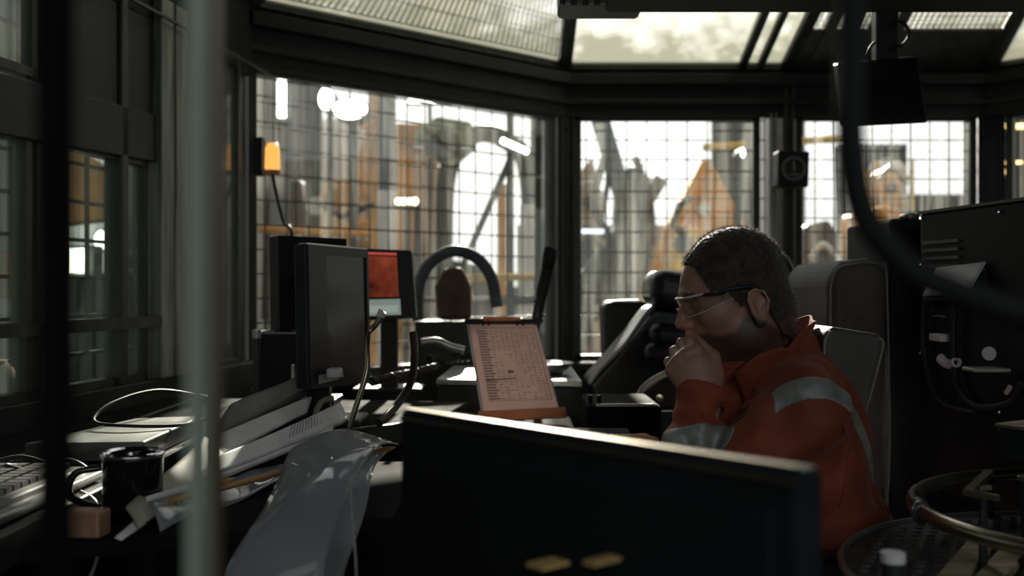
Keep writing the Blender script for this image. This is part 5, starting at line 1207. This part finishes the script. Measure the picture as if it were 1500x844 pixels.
# ================================================================ CAMERA, LIGHT
sc = bpy.context.scene
cd = bpy.data.cameras.new('camera'); cam = bpy.data.objects.new('camera', cd); C.objects.link(cam)
cd.lens = 36; cd.sensor_width = 36; cam.location = (0,0,H); cam.rotation_euler = (math.pi/2,0,0); cd.clip_start = .02
cd.dof.use_dof = True; cd.dof.focus_distance = 1.85; cd.dof.aperture_fstop = 3.2
sc.camera = cam
w = bpy.data.worlds.new('sky'); sc.world = w; w.use_nodes = True; nt = w.node_tree; N = nt.nodes; L = nt.links
bg = N['Background']; tc = N.new('ShaderNodeTexCoord'); nz = N.new('ShaderNodeTexNoise'); nz.inputs['Scale'].default_value = 2.5; nz.inputs['Detail'].default_value = 5
L.new(tc.outputs['Generated'], nz.inputs['Vector']); rp = N.new('ShaderNodeValToRGB')
rp.color_ramp.elements[0].position = .3; rp.color_ramp.elements[1].position = .7
rp.color_ramp.elements[0].color = (.62,.64,.66,1); rp.color_ramp.elements[1].color = (1,.98,.97,1)
L.new(nz.outputs['Fac'], rp.inputs['Fac']); L.new(rp.outputs['Color'], bg.inputs['Color']); bg.inputs['Strength'].default_value = 1.15
# the bright patch of thin cloud round the sun
nr = N.new('ShaderNodeVectorMath'); nr.operation = 'NORMALIZE'; L.new(tc.outputs['Generated'], nr.inputs[0])
dt = N.new('ShaderNodeVectorMath'); dt.operation = 'DOT_PRODUCT'; L.new(nr.outputs[0], dt.inputs[0])
az_, el_ = math.radians(0), math.radians(23.5); dt.inputs[1].default_value = (math.sin(az_)*math.cos(el_), math.cos(az_)*math.cos(el_), math.sin(el_))
mxx = N.new('ShaderNodeMath'); mxx.operation = 'MAXIMUM'; mxx.inputs[1].default_value = 0; L.new(dt.outputs['Value'], mxx.inputs[0])
pw = N.new('ShaderNodeMath'); pw.operation = 'POWER'; pw.inputs[1].default_value = 9; L.new(mxx.outputs[0], pw.inputs[0])
ma = N.new('ShaderNodeMath'); ma.operation = 'MULTIPLY_ADD'; ma.inputs[1].default_value = 1.7; ma.inputs[2].default_value = .62; L.new(pw.outputs[0], ma.inputs[0]); L.new(ma.outputs[0], bg.inputs['Strength'])
def sun(name, el, az, st, col, ang):
    l = bpy.data.lights.new(name,'SUN'); l.energy = st; l.angle = ang; l.color = col
    o = bpy.data.objects.new(name, l); C.objects.link(o)
    d = V(math.sin(az)*math.cos(el), math.cos(az)*math.cos(el), math.sin(el))   # towards the sun
    o.rotation_euler = d.to_track_quat('Z','Y').to_euler(); return o
sun('sun', math.radians(23.5), math.radians(0), 20.0, (1,.93,.82), math.radians(1.2))
sc.view_settings.view_transform = 'Standard'; sc.view_settings.look = 'None'; sc.view_settings.gamma = 1; sc.view_settings.exposure = .38
sc.view_settings.use_curve_mapping = False
sc.cycles.use_denoising = True; sc.cycles.max_bounces = 8; sc.cycles.transparent_max_bounces = 16; sc.cycles.caustics_reflective = False; sc.cycles.caustics_refractive = False
sc.cycles.sample_clamp_indirect = 4

ll = bpy.data.lights.new('clipboard_fill','SPOT'); ll.energy = 2.6; ll.color = (1,.80,.66); ll.spot_size = math.radians(34); ll.spot_blend = .7; ll.shadow_soft_size = .012  # added spot at the gooseneck tip, there to brighten the clipboard
lo_ = bpy.data.objects.new('clipboard_fill', ll); C.objects.link(lo_); lo_.location = P(563,452,2.09); lo_.rotation_euler = (Vector(lo_.location)-P(752,545,2.72)).to_track_quat('Z','Y').to_euler()

fl = thing('fill_light', 'added fill light in a made-up fixture, unseen behind the camera', 'lamp', (.55,-.35,1.84))  # made-up fixture and area lamp, unseen, added to lift the dark fronts
MB().box((.55,-.35,1.825),(.70,.16,.03)).build('fill_light_housing', steel, fl, bevel=.004)
MB().box((.55,-.35,1.803),(.64,.10,.014)).build('fill_panel', mat('fill_panel_glow', (.8,.85,.9), .4, emit=(.75,.88,1), es=.5), fl)
al = bpy.data.lights.new('fill_light_glow','AREA'); al.shape = 'RECTANGLE'; al.size = .62; al.size_y = .10; al.energy = 5; al.color = (.78,.90,1)
ao = bpy.data.objects.new('fill_light_glow', al); C.objects.link(ao); ao.location = (.55,-.35,1.79); ao.rotation_euler = (math.radians(35),0,0)
